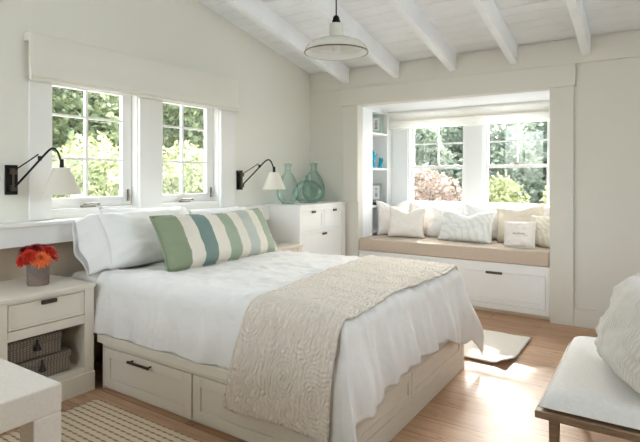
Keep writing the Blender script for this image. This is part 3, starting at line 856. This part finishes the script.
# duvet
HY = .375; HF = .40
def duvet(u, v):
    # cloth coordinates
    t0, t1 = EYN + .085 - HY - .035, EYF - .085 + .40
    tt = t0 + (t1 - t0) * v
    near = sstep(-tt, 2.6, 3.0); far = sstep(tt, -2.0, -1.55)
    hem = .412 + .07 * near + .12 * far + .008 * math.sin(tt * 9)
    s0, s1 = .47, EX - .085 + hem
    s = s0 + (s1 - s0) * u
    if tt < EYN + .085:                                   # hem of the near side rises a touch towards the head
        tt = EYN + .085 + (tt - EYN - .085) * (1 - .012 * math.sin(s * 7) + .62 * sstep(s, 1.98, 2.3))
    p = drape(s, tt)
    # on the side the hem rests on the rail
    if p.z < .345 and p.x < BX1 - .1 and p.y < EYN: p.z = .345 - (.345 - p.z) * .2
    return p
b = MB(); b.grid(duvet, 150, 150, uv=lambda u, v: (u * 2.2, v * 2.3))
o = b.build('duvet', M['duvet'], smooth=True, angle=180, solid=.012, org=(1.4, -2.25, .68))
tag(o, 'white cotton duvet spread over the bed and hanging over its sides', 'bedding')
# coverlet folded across the foot of the bed
def coverlet(u, v):
    t0, t1 = EYN + .085 - .585, EYF - .085 + .35
    tt = t0 + (t1 - t0) * v
    dn = max(0, (EYN + .085 - tt))
    s0 = 1.665 + .09 * sstep(-tt, 1.6, 3.0) - .22 * dn - .05 * math.sin(max(0, (tt + 3) ) * 1.1)
    s1 = EX - .025 - .02 * dn + .010 * math.sin(tt * 6)
    s = s0 + (s1 - s0) * u
    p = drape(s, tt, off=.014, puff=.55)
    return p + Vector((0, -.014 * sstep(dn, .05, .3), .002 * fbm(p.x * 14, p.y * 14, p.z * 14)))
b = MB(); b.grid(coverlet, 90, 190, uv=lambda u, v: (u * .62, v * 2.2))
o = b.build('coverlet', M['quilt'], smooth=True, angle=180, solid=-.009, org=(1.95, -2.25, .7))
tag(o, 'cream quilted coverlet laid across the foot of the bed', 'blanket')

# ------------------------------------------------------------------ pillows
def pillow_mesh(W, H, T, pinch=.06, dip=0.0, wr=.006, seed=0, n=26, pw=.55, fat=.15):
    b = MB()
    for side in (-1, 1):
        def f(a, c):
            u, v = a * 2 - 1, c * 2 - 1
            th = max(0, (1 - abs(u) ** 3.2) * (1 - abs(v) ** 3.2)) ** pw
            x = W/2 * u * (1 - pinch * (1 - v*v) * abs(u) ** 2)
            z = H/2 + H/2 * v * (1 - pinch * (1 - u*u) * abs(v) ** 2 * (1.3 if v > 0 else .5))
            z -= dip * math.exp(-(u / .38) ** 2) * sstep(v, -.4, 1)
            y = side * T/2 * th * (1 - fat * v)
            e = th ** .5
            y += wr * (fbm(u*2.6 + seed, v*2.6, side) * 1.4 + fbm(u*6 + seed, v*5, side + 3)) * e
            rad = math.atan2(v, u); rr = math.hypot(u, v)
            y += side * wr * .7 * math.sin(rad * 22 + seed) * sstep(rr, .55, 1.0) * e
            return (x, y, z)
        b.grid(f, n, n)
    return b
def lean_place(o, x, y, z, yaw, lean, roll=0.0, sink=.004):
    R = Matrix.Rotation(yaw, 3, 'Z') @ Matrix.Rotation(lean, 3, 'X') @ Matrix.Rotation(roll, 3, 'Y')
    lo = min((R @ v.co).z for v in o.data.vertices)
    o.rotation_euler = R.to_euler(); o.location = (x, y, z - lo - sink)
def pillow(name, label, cat, m, W, H, T, x, y, z, yaw, lean, roll=0.0, group=None, piping=None, sink=.004, **kw):
    o = pillow_mesh(W, H, T, **kw).build(name, m, smooth=True, angle=180, weld=.0004)
    lean_place(o, x, y, z, yaw, lean, roll, sink)
    tag(o, label, cat, group)
    if piping:
        pts = []; pinch = kw.get('pinch', .06); dip = kw.get('dip', 0)
        for i in range(120):
            q = i / 120 * 4; k = int(q); f = (q - k) * 2 - 1
            u, v = [(f, -1), (1, f), (-f, 1), (-1, -f)][k]
            xx = W/2*u*(1 - pinch*(1 - v*v)*abs(u)**2); zz = H/2 + H/2*v*(1 - pinch*(1 - u*u)*abs(v)**2*(1.3 if v > 0 else .5)) - dip*math.exp(-(u/.38)**2)*sstep(v, -.4, 1)
            pts.append((xx, 0, zz))
        MB().tube(pts, .006, 6, closed=True).build('piping', piping, o, smooth=True)
    return o
Y90 = PI / 2; rad = math.radians
BZ = .682
o = pillow('bed_pillow', 'plump white bed pillow nearest the flower pot, its open case end towards the nightstand', 'pillow', M['pillowwhite'], .78, .40, .23, .47, -2.51, BZ, Y90, rad(-28), group='white bed pillows', seed=1, wr=.010, pinch=.03, dip=.0, pw=.45, sink=.014)
# the loose open end of its pillowcase
def hemcloth(side):
    def f(a, c):
        u = a; v = c * 2 - 1
        x = -.78/2 * (1 - .03 * (1 - v*v)) + .03 - u * .17 + .012 * fbm(v * 2, u * 2, 5) - u * .022 * math.cos(v * 3.4)
        z = .20 + .20 * v * (1 - .08 * u) + .01 * math.sin(u * 5)
        th = .05 * (1 - v * v) ** .5 * (1 - .35 * u) * sstep(u, -.2, .25) + .002
        y = side * th + .008 * math.sin(v * 8 + u * 3) * u + .05 * u
        return (x, y, z)
    return f
b = MB(); b.grid(hemcloth(1), 14, 22); b.grid(hemcloth(-1), 14, 22)
b.build('case_end', M['pillowwhite'], o, smooth=True, angle=180, solid=.003)
pillow('bed_pillow', 'white bed pillow behind the left front one, its corner peeking up at the window ledge', 'pillow', M['pillowwhite'], .74, .38, .13, .26, -2.46, BZ, Y90, rad(-7), rad(2), group='white bed pillows', seed=2, wr=.010, pinch=.05, sink=.01)
pillow('bed_pillow', 'white bed pillow behind the right half of the striped cushion', 'pillow', M['pillowwhite'], .66, .38, .20, .47, -1.77, BZ, Y90, rad(-28), group='white bed pillows', seed=3, wr=.009, pinch=.03, sink=.012)
pillow('bed_pillow', 'white bed pillow at the back right, against the ledge nearest the corner dresser', 'pillow', M['pillowwhite'], .66, .35, .13, .235, -1.74, BZ, Y90, rad(-7), group='white bed pillows', seed=4, wr=.009, pinch=.05, sink=.01)
pillow('lumbar_cushion', 'long green and cream striped cushion in front of the bed pillows', 'cushion', M['stripe'], 1.10, .385, .17, .81, -2.175, BZ + .004, Y90 - rad(1), rad(-27), rad(0), seed=6, wr=.006, pinch=.035, dip=.012, piping=M['stripe'], sink=.012)

# nook cushions
SZ = .611
G = 'cushions along the window seat'
pillow('throw_cushion', 'off-white tasselled cushion at the far left of the window seat, against the bookcase', 'cushion', M['pinkwhite'], .40, .41, .13, .835, .50, SZ, rad(40), rad(-10), group=G, seed=11, pinch=.09, dip=.05)
pillow('throw_cushion', 'plain off-white square cushion, second from the left and in front', 'cushion', M['pinkwhite'], .43, .36, .15, 1.05, .335, SZ, rad(8), rad(-16), group=G, seed=12, pinch=.10, dip=.05)
pillow('throw_cushion', 'off-white cushion under the left window, behind the second from the left', 'cushion', M['pinkwhite'], .46, .38, .13, 1.17, .66, SZ, rad(-2), rad(-9), group=G, seed=13, pinch=.09, dip=.05)
pillow('throw_cushion', 'white cushion standing between the plain square one and the wide printed one', 'cushion', M['pillowwhite'], .40, .37, .13, 1.40, .53, SZ, rad(-4), rad(-14), group=G, seed=14, pinch=.08, dip=.03)
pillow('throw_cushion', 'wide grey-white printed cushion in the middle of the window seat', 'cushion', M['leafprint'], .60, .35, .15, 1.70, .335, SZ, rad(-5), rad(-22), group=G, seed=15, pinch=.09, dip=.05)
pillow('throw_cushion', 'white cushion under the right window, behind the wide printed one', 'cushion', M['pillowwhite'], .52, .39, .13, 1.84, .64, SZ, rad(0), rad(-9), group=G, seed=16, pinch=.09, dip=.03)
pillow('throw_cushion', 'beige cushion tilted behind the small lettered cushion', 'cushion', M['beigecush'], .48, .37, .13, 2.23, .48, SZ, rad(-6), rad(-14), rad(-6), group=G, seed=17, pinch=.08, dip=.02)
sc_ = pillow('throw_cushion', 'small square off-white cushion with a line of grey lettering on its front', 'cushion', M['pinkwhite'], .28, .25, .09, 2.275, .20, SZ, rad(-4), rad(-16), rad(-2), group=G, seed=18, pinch=.03, piping=M['trim'])
b = MB()
for k in range(8):
    x = -.05 + k * .0135 ; h = (.012, .016, .01, .014, .016, .01, .014, .012)[k]
    b.box(x, x + .009, -.0485, -.046, .118, .118 + h)
b.build('lettering', M['cushtag'], sc_)
pillow('throw_cushion', 'embroidered beige cushion wedged in the right corner of the window seat', 'cushion', M['embroid'], .30, .31, .13, 2.435, .36, SZ, rad(-20), rad(-14), group=G, seed=19, pinch=.05)
pillow('throw_cushion', 'white cushion in the far right corner under the right window', 'cushion', M['pillowwhite'], .40, .40, .12, 2.37, .68, SZ, rad(-10), rad(-8), group=G, seed=20, pinch=.08)

# ------------------------------------------------------------------ rugs
def jute(u, v):
    x = .67 + 1.85 * u; y = -3.125 - 1.75 * v
    e = min(u, v, 1 - u, 1 - v)
    z = .006 + .004 * abs(math.sin((y + 3.125) * PI / .0365)) + .0008 * fbm(x * 60, y * 60)
    return (x + .003 * fbm(y * 9, 1), y + .004 * fbm(x * 7, 2), z if e > 0 else .001)
b = MB(); b.grid(jute, 60, 480); b.box(.672, 2.518, -4.873, -3.127, .0004, .003)
o = b.build('area_rug', M['jute'], smooth=True, angle=180, org=(1.6, -4.0, 0))
tag(o, 'tan ribbed jute rug beside the bed, under the white table', 'rug')
def matf(u, v):
    x = 1.70 + .84 * u; y = -1.315 + .70 * v
    cu_ = sstep(u, .85, 1.0) * sstep(1 - v, .65, 1.0)
    z = .011 + .0025 * fbm(x * 12, y * 12) + .03 * cu_ ** 1.5
    e = min(u, v, 1 - u, 1 - v)
    return (x + .006 * fbm(y * 8, 3) - .02 * cu_, y + .010 * fbm(x * 6, 5) + .012 * cu_, z)
b = MB(); b.grid(matf, 60, 50)
o = b.build('floor_mat', M['matrug'], smooth=True, angle=180, solid=.0095, org=(2.1, -.97, 0))
tag(o, 'small cream cotton mat on the floor in front of the window seat', 'rug')

# ------------------------------------------------------------------ parsons table
t = thing('parsons_table', 'white linen-wrapped parsons table in the left foreground on the jute rug', 'table', (1.5, -4.4, .011))
X0, X1, Y0, Y1, TZ, TH = .85, 2.035, -4.76, -4.094, .73, .074
box(X0, X1, Y0, Y1, TZ - TH, TZ).build('top', M['desklinen'], t, bevel=.004)
for x in (X0, X1 - TH):
    for y in (Y0, Y1 - TH): box(x, x + TH, y, y + TH, .0115, TZ - TH).build('leg', M['desklinen'], t, bevel=.004)

# ------------------------------------------------------------------ bench on the right
t = thing('bench', 'low wooden bench with a pale linen seat in the right foreground', 'bench', (3.3, -2.3, 0))
QX0, QX1, QY0, QY1, QZ = 2.975, 3.62, -2.80, -1.86, .40
b = MB(); b.box(QX0, QX1, QY0, QY0 + .045, QZ - .028, QZ).box(QX0, QX1, QY1 - .045, QY1, QZ - .028, QZ).box(QX0, QX0 + .045, QY0 + .045, QY1 - .045, QZ - .028, QZ).box(QX1 - .045, QX1, QY0 + .045, QY1 - .045, QZ - .028, QZ)
b.build('seat_frame', M['wood'], t, bevel=.004)
for x in (QX0 + .045, QX1 - .08):
    for y in (QY0 + .025, QY1 - .06):
        MB().hexa([(x + .006, y + .006, 0), (x + .03, y + .006, 0), (x + .03, y + .03, 0), (x + .006, y + .03, 0), (x, y, QZ - .028), (x + .036, y, QZ - .028), (x + .036, y + .036, QZ - .028), (x, y + .036, QZ - .028)]).build('leg', M['wood'], t, bevel=.003)
def benchpad(u, v, side):
    a, c = u * 2 - 1, v * 2 - 1
    th = (1 - abs(a) ** 12) * (1 - abs(c) ** 12)
    x = (QX0 + QX1) / 2 + (QX1 - QX0 - .03) / 2 * a; y = (QY0 + QY1) / 2 + (QY1 - QY0 - .03) / 2 * c
    return (x, y, QZ + (.012 + (.060 + .006 * (1 - a*a) * (1 - c*c)) * max(0, th) ** .5 if side else .012 - .011 * max(0, th) ** .4))
b = MB(); b.grid(lambda u, v: benchpad(u, v, 1), 40, 40); b.grid(lambda u, v: benchpad(u, v, 0), 40, 40)
b.build('seat_pad', M['benchlinen'], t, smooth=True, angle=60, weld=.0005)
pillow('throw_cushion', 'large crinkled gauze cushion standing on the bench', 'cushion', M['gauze'], .50, .395, .26, 3.285, -2.50, QZ + .072, rad(112), rad(16), seed=31, pinch=.04, wr=.012, pw=.42, n=34, piping=M['gauze'])

# ------------------------------------------------------------------ pendant lamp
PLX, PLY, RZm = 1.711, -2.18, 2.045
t = thing('pendant_lamp', 'grey-white enamel pendant lamp hanging over the bed', 'lamp', (PLX, PLY, RZm))
c = (PLX, PLY, RZm); R = .1945
outer = [(R, 0), (R + .003, .004), (R, .008), (R - .002, .022), (R - .012, .042), (R - .035, .062), (R - .075, .078), (.075, .088), (.046, .096), (.042, .105)]
inner = [(r - .004, z - .003) for r, z in outer[::-1]]
b = MB(); b.lathe(outer + [(.038, .105)] + [(r, max(z, .0)) for r, z in inner], c, 64, closed=True)
sh = b.build('shade', M['enamel'], t, smooth=True, angle=40)
MB().lathe([(R + .0035, .001), (R + .005, .004), (R + .0035, .007), (R + .001, .004)], c, 64, closed=True).build('rim', M['bronze'], sh, smooth=True)
MB().lathe([(R - .006, .002), (R - .007, .02), (R - .017, .040), (R - .04, .058), (R - .08, .073), (.07, .083), (.036, .09), (.036, .092), (.07, .0845), (R - .08, .0745), (R - .04, .0595), (R - .0165, .0415), (R - .006, .0215), (R - .005, .002)], c, 64, closed=True).build('inner_enamel', M['enamelin'], sh, smooth=True)
MB().lathe([(0, .09), (.042, .09), (.043, .10), (.041, .175), (.038, .182), (0, .182)], c, 32).build('neck', M['enamel'], t, smooth=True)
MB().lathe([(0, .182), (.024, .182), (.026, .2), (.02, .21), (.02, .22), (.012, .232), (0, .232)], c, 24).build('socket_cap', M['black'], t, smooth=True)
bz = ceil_z(PLY) - .172
MB().tube([(PLX, PLY, RZm + .23), (PLX, PLY, bz - .02)], .0042, 8).build('cord', M['black'], t, smooth=True)
MB().lathe([(0, bz - RZm - .026), (.028, bz - RZm - .024), (.03, bz - RZm - .006), (0, bz - RZm - .006)], c, 24).build('ceiling_mount', M['black'], t, smooth=True)
MB().lathe([(0, .0), (.022, .006), (.03, .03), (.022, .06), (.014, .09), (0, .09)], c, 20).build('bulb', M['enamelin'], t, smooth=True)

# ------------------------------------------------------------------ garden
b = MB(); b.box(-40, 40, -40, 40, -.55, -.5)
struct(b.build('ground', M['ground']))
def leaves(b, c, rx, ry, rz, n, size, rnd, hollow=.2):
    n = int(n * 2.0); size *= 1.0
    for i in range(n):
        while True:
            p = Vector((rnd.uniform(-1, 1), rnd.uniform(-1, 1), rnd.uniform(-1, 1)))
            if hollow < p.length < 1.0: break
        bump_ = .95 + .16 * fbm(p.x * 2.2 + c[0], p.y * 2.2 + c[1], p.z * 2.2)
        q = Vector((c[0] + p.x*rx*bump_, c[1] + p.y*ry*bump_, c[2] + p.z*rz*bump_))
        d = Vector((rnd.gauss(0, 1), rnd.gauss(0, 1), rnd.gauss(0, .8))).normalized()
        s_ = d.cross(Vector((rnd.gauss(0, 1), rnd.gauss(0, 1), rnd.gauss(0, 1)))).normalized()
        L = size * rnd.uniform(.7, 1.3)
        v = [b.bm.verts.new(x) for x in (q, q + d*L*.5 + s_*L*.28, q + d*L, q + d*L*.5 - s_*L*.28)]
        b.bm.faces.new(v)
def shrub(name, loc, r, h, n, size, m, label, cat, seed, group, trunk=False, blooms=0, base=None):
    rnd = random.Random(seed)
    t = thing(name, label, cat, loc, group=group)
    z0 = loc[2]
    base = base or h * (.35 if trunk else .08)
    b = MB(); cz = z0 + base + (h - base) / 2
    leaves(b, (loc[0], loc[1], cz), r, r, (h - base) / 2, n, size, rnd)
    b.build('foliage', m, t)
    k = MB()
    if trunk:
        k.tube([(loc[0], loc[1], z0), (loc[0] + .05, loc[1], z0 + h*.3), (loc[0] - .03, loc[1] + .05, z0 + h*.75)], [.11, .08, .03], 9)
        for q in range(6):
            a = q * 1.05; zq = z0 + h * (.35 + .06 * q)
            k.tube([(loc[0], loc[1], zq), (loc[0] + r*.4*math.cos(a), loc[1] + r*.4*math.sin(a), zq + h*.12), (loc[0] + r*.75*math.cos(a), loc[1] + r*.75*math.sin(a), zq + h*.2)], [.04, .025, .01], 6)
    else:
        for q in range(7):
            a = q * .9; k.tube([(loc[0] + .04*math.cos(a), loc[1] + .04*math.sin(a), z0), (loc[0] + r*.3*math.cos(a), loc[1] + r*.3*math.sin(a), z0 + h*.45), (loc[0] + r*.55*math.cos(a), loc[1] + r*.55*math.sin(a), z0 + h*.8)], [.015, .011, .005], 6)
    k.build('trunk' if trunk else 'stems', M['bark'], t)
    for q in range(blooms):
        a = rnd.uniform(-1.6, .6); zq = rnd.uniform(.55, .98)
        cc = Vector((loc[0] + r*.95*math.cos(a), loc[1] + r*.95*math.sin(a), z0 + h*zq))
        bb = MB()
        for i in range(160):
            p = Vector((rnd.gauss(0, 1), rnd.gauss(0, 1), rnd.gauss(0, 1))).normalized(); q_ = cc + Vector((p.x*.085, p.y*.085, p.z*.07))
            s1_ = p.orthogonal().normalized() * .016; s2_ = p.cross(s1_).normalized() * .016
            bb.bm.faces.new([bb.bm.verts.new(x) for x in (q_ + s1_, q_ + s2_, q_ - s1_, q_ - s2_)])
        bb.build('flower_head', M['bloom'], t)
GL = 'shrubs outside the casement windows'; GN = 'shrubs beyond the nook windows'
GZ = -.5
TC = 'trees outside the casement windows'; TN = 'trees beyond the nook windows'
shrub('hydrangea_shrub', (-2.2, -1.40, GZ), .68, 2.2, 2000, .09, M['leafpale'], 'pale shrub with dried hydrangea heads outside the left casement window', 'shrub', 1, GL, blooms=7)
shrub('garden_shrub', (-2.2, .25, GZ), .70, 2.2, 2000, .09, M['leafpale'], 'pale green shrub close outside the right casement window', 'shrub', 2, GL)
shrub('garden_shrub', (-4.2, -.15, GZ), .85, 2.5, 2400, .11, M['leafyellow'], 'yellow-green shrub behind the hydrangea', 'shrub', 3, GL)
shrub('garden_shrub', (-4.2, 2.0, GZ), .88, 2.5, 2400, .11, M['leafyellow'], 'yellow-green shrub behind the pale one at the right casement window', 'shrub', 4, GL)
shrub('garden_tree', (-7.3, 1.5, GZ), 1.35, 4.6, 3600, .17, M['leaf'], 'green tree filling the top of the left casement window', 'tree', 6, TC, True, base=.9)
shrub('garden_tree', (-7.3, 4.6, GZ), 1.35, 4.8, 3600, .17, M['leaf'], 'green tree filling the top of the right casement window', 'tree', 7, TC, True, base=.9)
shrub('garden_tree', (-7.3, -1.6, GZ), 1.35, 4.6, 3600, .17, M['leaf'], 'green tree past the left edge of the left casement window', 'tree', 19, TC, True, base=.9)
shrub('garden_shrub', (-4.2, -2.3, GZ), .85, 2.4, 2400, .11, M['leafyellow'], 'yellow-green shrub past the left edge of the left casement window', 'shrub', 24, GL)
shrub('garden_tree', (-11.5, 4.6, GZ), 2.1, 6.2, 4200, .22, M['leafblue'], 'tall blue-green tree far beyond the left casement window', 'tree', 8, TC, True, base=.8)
shrub('garden_tree', (-11.5, 9.4, GZ), 2.1, 6.2, 4200, .22, M['leafblue'], 'tall blue-green tree far beyond the right casement window', 'tree', 18, TC, True, base=.8)
shrub('garden_shrub', (-.30, 4.2, GZ), .78, 2.0, 2800, .09, M['leafred'], 'russet shrub low in the left nook window', 'shrub', 9, GN)
shrub('garden_shrub', (1.02, 4.5, GZ), .56, 1.85, 2200, .09, M['leafyellow'], 'yellow-green shrub low in the right nook window', 'shrub', 10, GN)
shrub('garden_shrub', (2.12, 4.2, GZ), .42, 1.85, 1500, .09, M['leafyellow'], 'yellow shrub at the right edge of the right nook window', 'shrub', 11, GN)
shrub('garden_tree', (-1.75, 7.3, GZ), .95, 3.3, 3600, .14, M['leafblue'], 'blue-green tree in the left nook window', 'tree', 12, TN)
shrub('garden_tree', (.30, 7.3, GZ), .90, 3.2, 3600, .14, M['leafblue'], 'dark blue-green tree behind the yellow shrub in the right nook window', 'tree', 13, TN)
shrub('garden_tree', (2.0, 7.6, GZ), .70, 3.3, 2600, .13, M['leaf'], 'green tree at the right of the right nook window', 'tree', 14, TN)
for q, hx in enumerate((-4.0, -1.45, 1.1)):
    shrub('garden_tree', (hx, 10.4, GZ), 1.15, 3.9, 3600, .18, M['leafblue'], ['grey-green tree further back, at the left edge of the left nook window', 'grey-green tree further back, seen between the two nook windows', 'grey-green tree further back, in the middle of the right nook window'][q], 'tree', 20 + q, TN)
for q, hx in enumerate((-6.3, -3.1, .1, 3.3)):
    shrub('hedge_shrub', (hx, 13.8, GZ), 1.4, 4.6, 3000, .26, M['leafblue'], ['far grey-green hedge shrub seen at the left edge of the left nook window', 'far grey-green hedge shrub seen through the left nook window', 'far grey-green hedge shrub seen through the left of the right nook window', 'far grey-green hedge shrub seen at the right edge of the right nook window'][q], 'shrub', 30 + q, 'far hedge beyond the nook windows')
shrub('garden_tree', (-1.35, 18.5, GZ), 3.4, 17.5, 8000, .42, M['leaf'], 'unseen tall tree beyond the nook windows, its high crown added to block sun', 'tree', 16, TN, True, base=12.7)  # added out of view so its crown cuts the sun patch on the floor
# ------------------------------------------------------------------ light
w = bpy.data.worlds.new('sky'); SC.world = w; w.use_nodes = True
nt = w.node_tree; bg = nt.nodes['Background']
sky = nt.nodes.new('ShaderNodeTexSky'); sky.sky_type = 'NISHITA'; sky.sun_disc = False
sky.sun_elevation = rad(32); sky.sun_rotation = rad(-11); sky.air_density = 1.0; sky.dust_density = 3.0; sky.ozone_density = .6
mxs = nt.nodes.new('ShaderNodeMix'); mxs.data_type = 'RGBA'; mxs.inputs[0].default_value = .6
hsv = nt.nodes.new('ShaderNodeHueSaturation'); hsv.inputs['Saturation'].default_value = .42; hsv.inputs['Value'].default_value = 1.0
nt.links.new(sky.outputs[0], hsv.inputs['Color']); nt.links.new(hsv.outputs[0], bg.inputs['Color'])
bg.inputs['Strength'].default_value = 1.5
sd = bpy.data.lights.new('sun', 'SUN'); sd.energy = 7.5; sd.angle = rad(.6); sd.color = (1.0, .95, .88)
so = bpy.data.objects.new('sun', sd); COL.objects.link(so)
SUN = Vector((.21, -1.0, -.58)).normalized()
so.rotation_euler = SUN.to_track_quat('-Z', 'Y').to_euler(); so.location = (-1, 8, 6)
# sky portals in the window openings guide the sampling (they give no light themselves)
def portal(loc, rot, sx, sy):
    l = bpy.data.lights.new('sky_portal', 'AREA'); l.shape = 'RECTANGLE'; l.size = sx; l.size_y = sy; l.cycles.is_portal = True
    o = bpy.data.objects.new('sky_portal', l); COL.objects.link(o); o.location = loc; o.rotation_euler = rot
for a, c in (W1, W2): portal((-.19, (a + c) / 2, 1.5), Euler((0, rad(-90), 0)), .95, c - a)
for a, c in NW: portal(((a + c) / 2, YN + .13, 1.45), Euler((rad(-90), 0, 0)), c - a, 1.07)
for a, c in RW_FILL: portal((XR + .12, (a + c) / 2, 1.92), Euler((0, rad(90), 0)), 1.65, c - a)

for a, c in BW_FILL: portal(((a + c) / 2, YB - .13, 1.95), Euler((rad(90), 0, 0)), c - a, 1.7)
# ------------------------------------------------------------------ camera
cd = bpy.data.cameras.new('camera'); co = bpy.data.objects.new('camera', cd); COL.objects.link(co); SC.camera = co
co.location = (3.3577, -4.8362, 1.28)
co.rotation_euler = (PI / 2, 0, rad(33.6377))
cd.sensor_width = 36; cd.sensor_fit = 'HORIZONTAL'; cd.lens = 505 / 640 * 36
cd.shift_y = -(221 - 177) / 640
cd.clip_start = .05; cd.clip_end = 200
vs = SC.view_settings
SC.display_settings.display_device = 'sRGB'
vs.view_transform = 'Standard'; vs.look = 'None'; vs.gamma = 1.0; vs.use_curve_mapping = False
vs.exposure = .57
cy = SC.cycles
cy.use_denoising = True; cy.max_bounces = 12; cy.diffuse_bounces = 6; cy.transparent_max_bounces = 16
cy.caustics_reflective = False; cy.caustics_refractive = False; cy.sample_clamp_indirect = 6.0
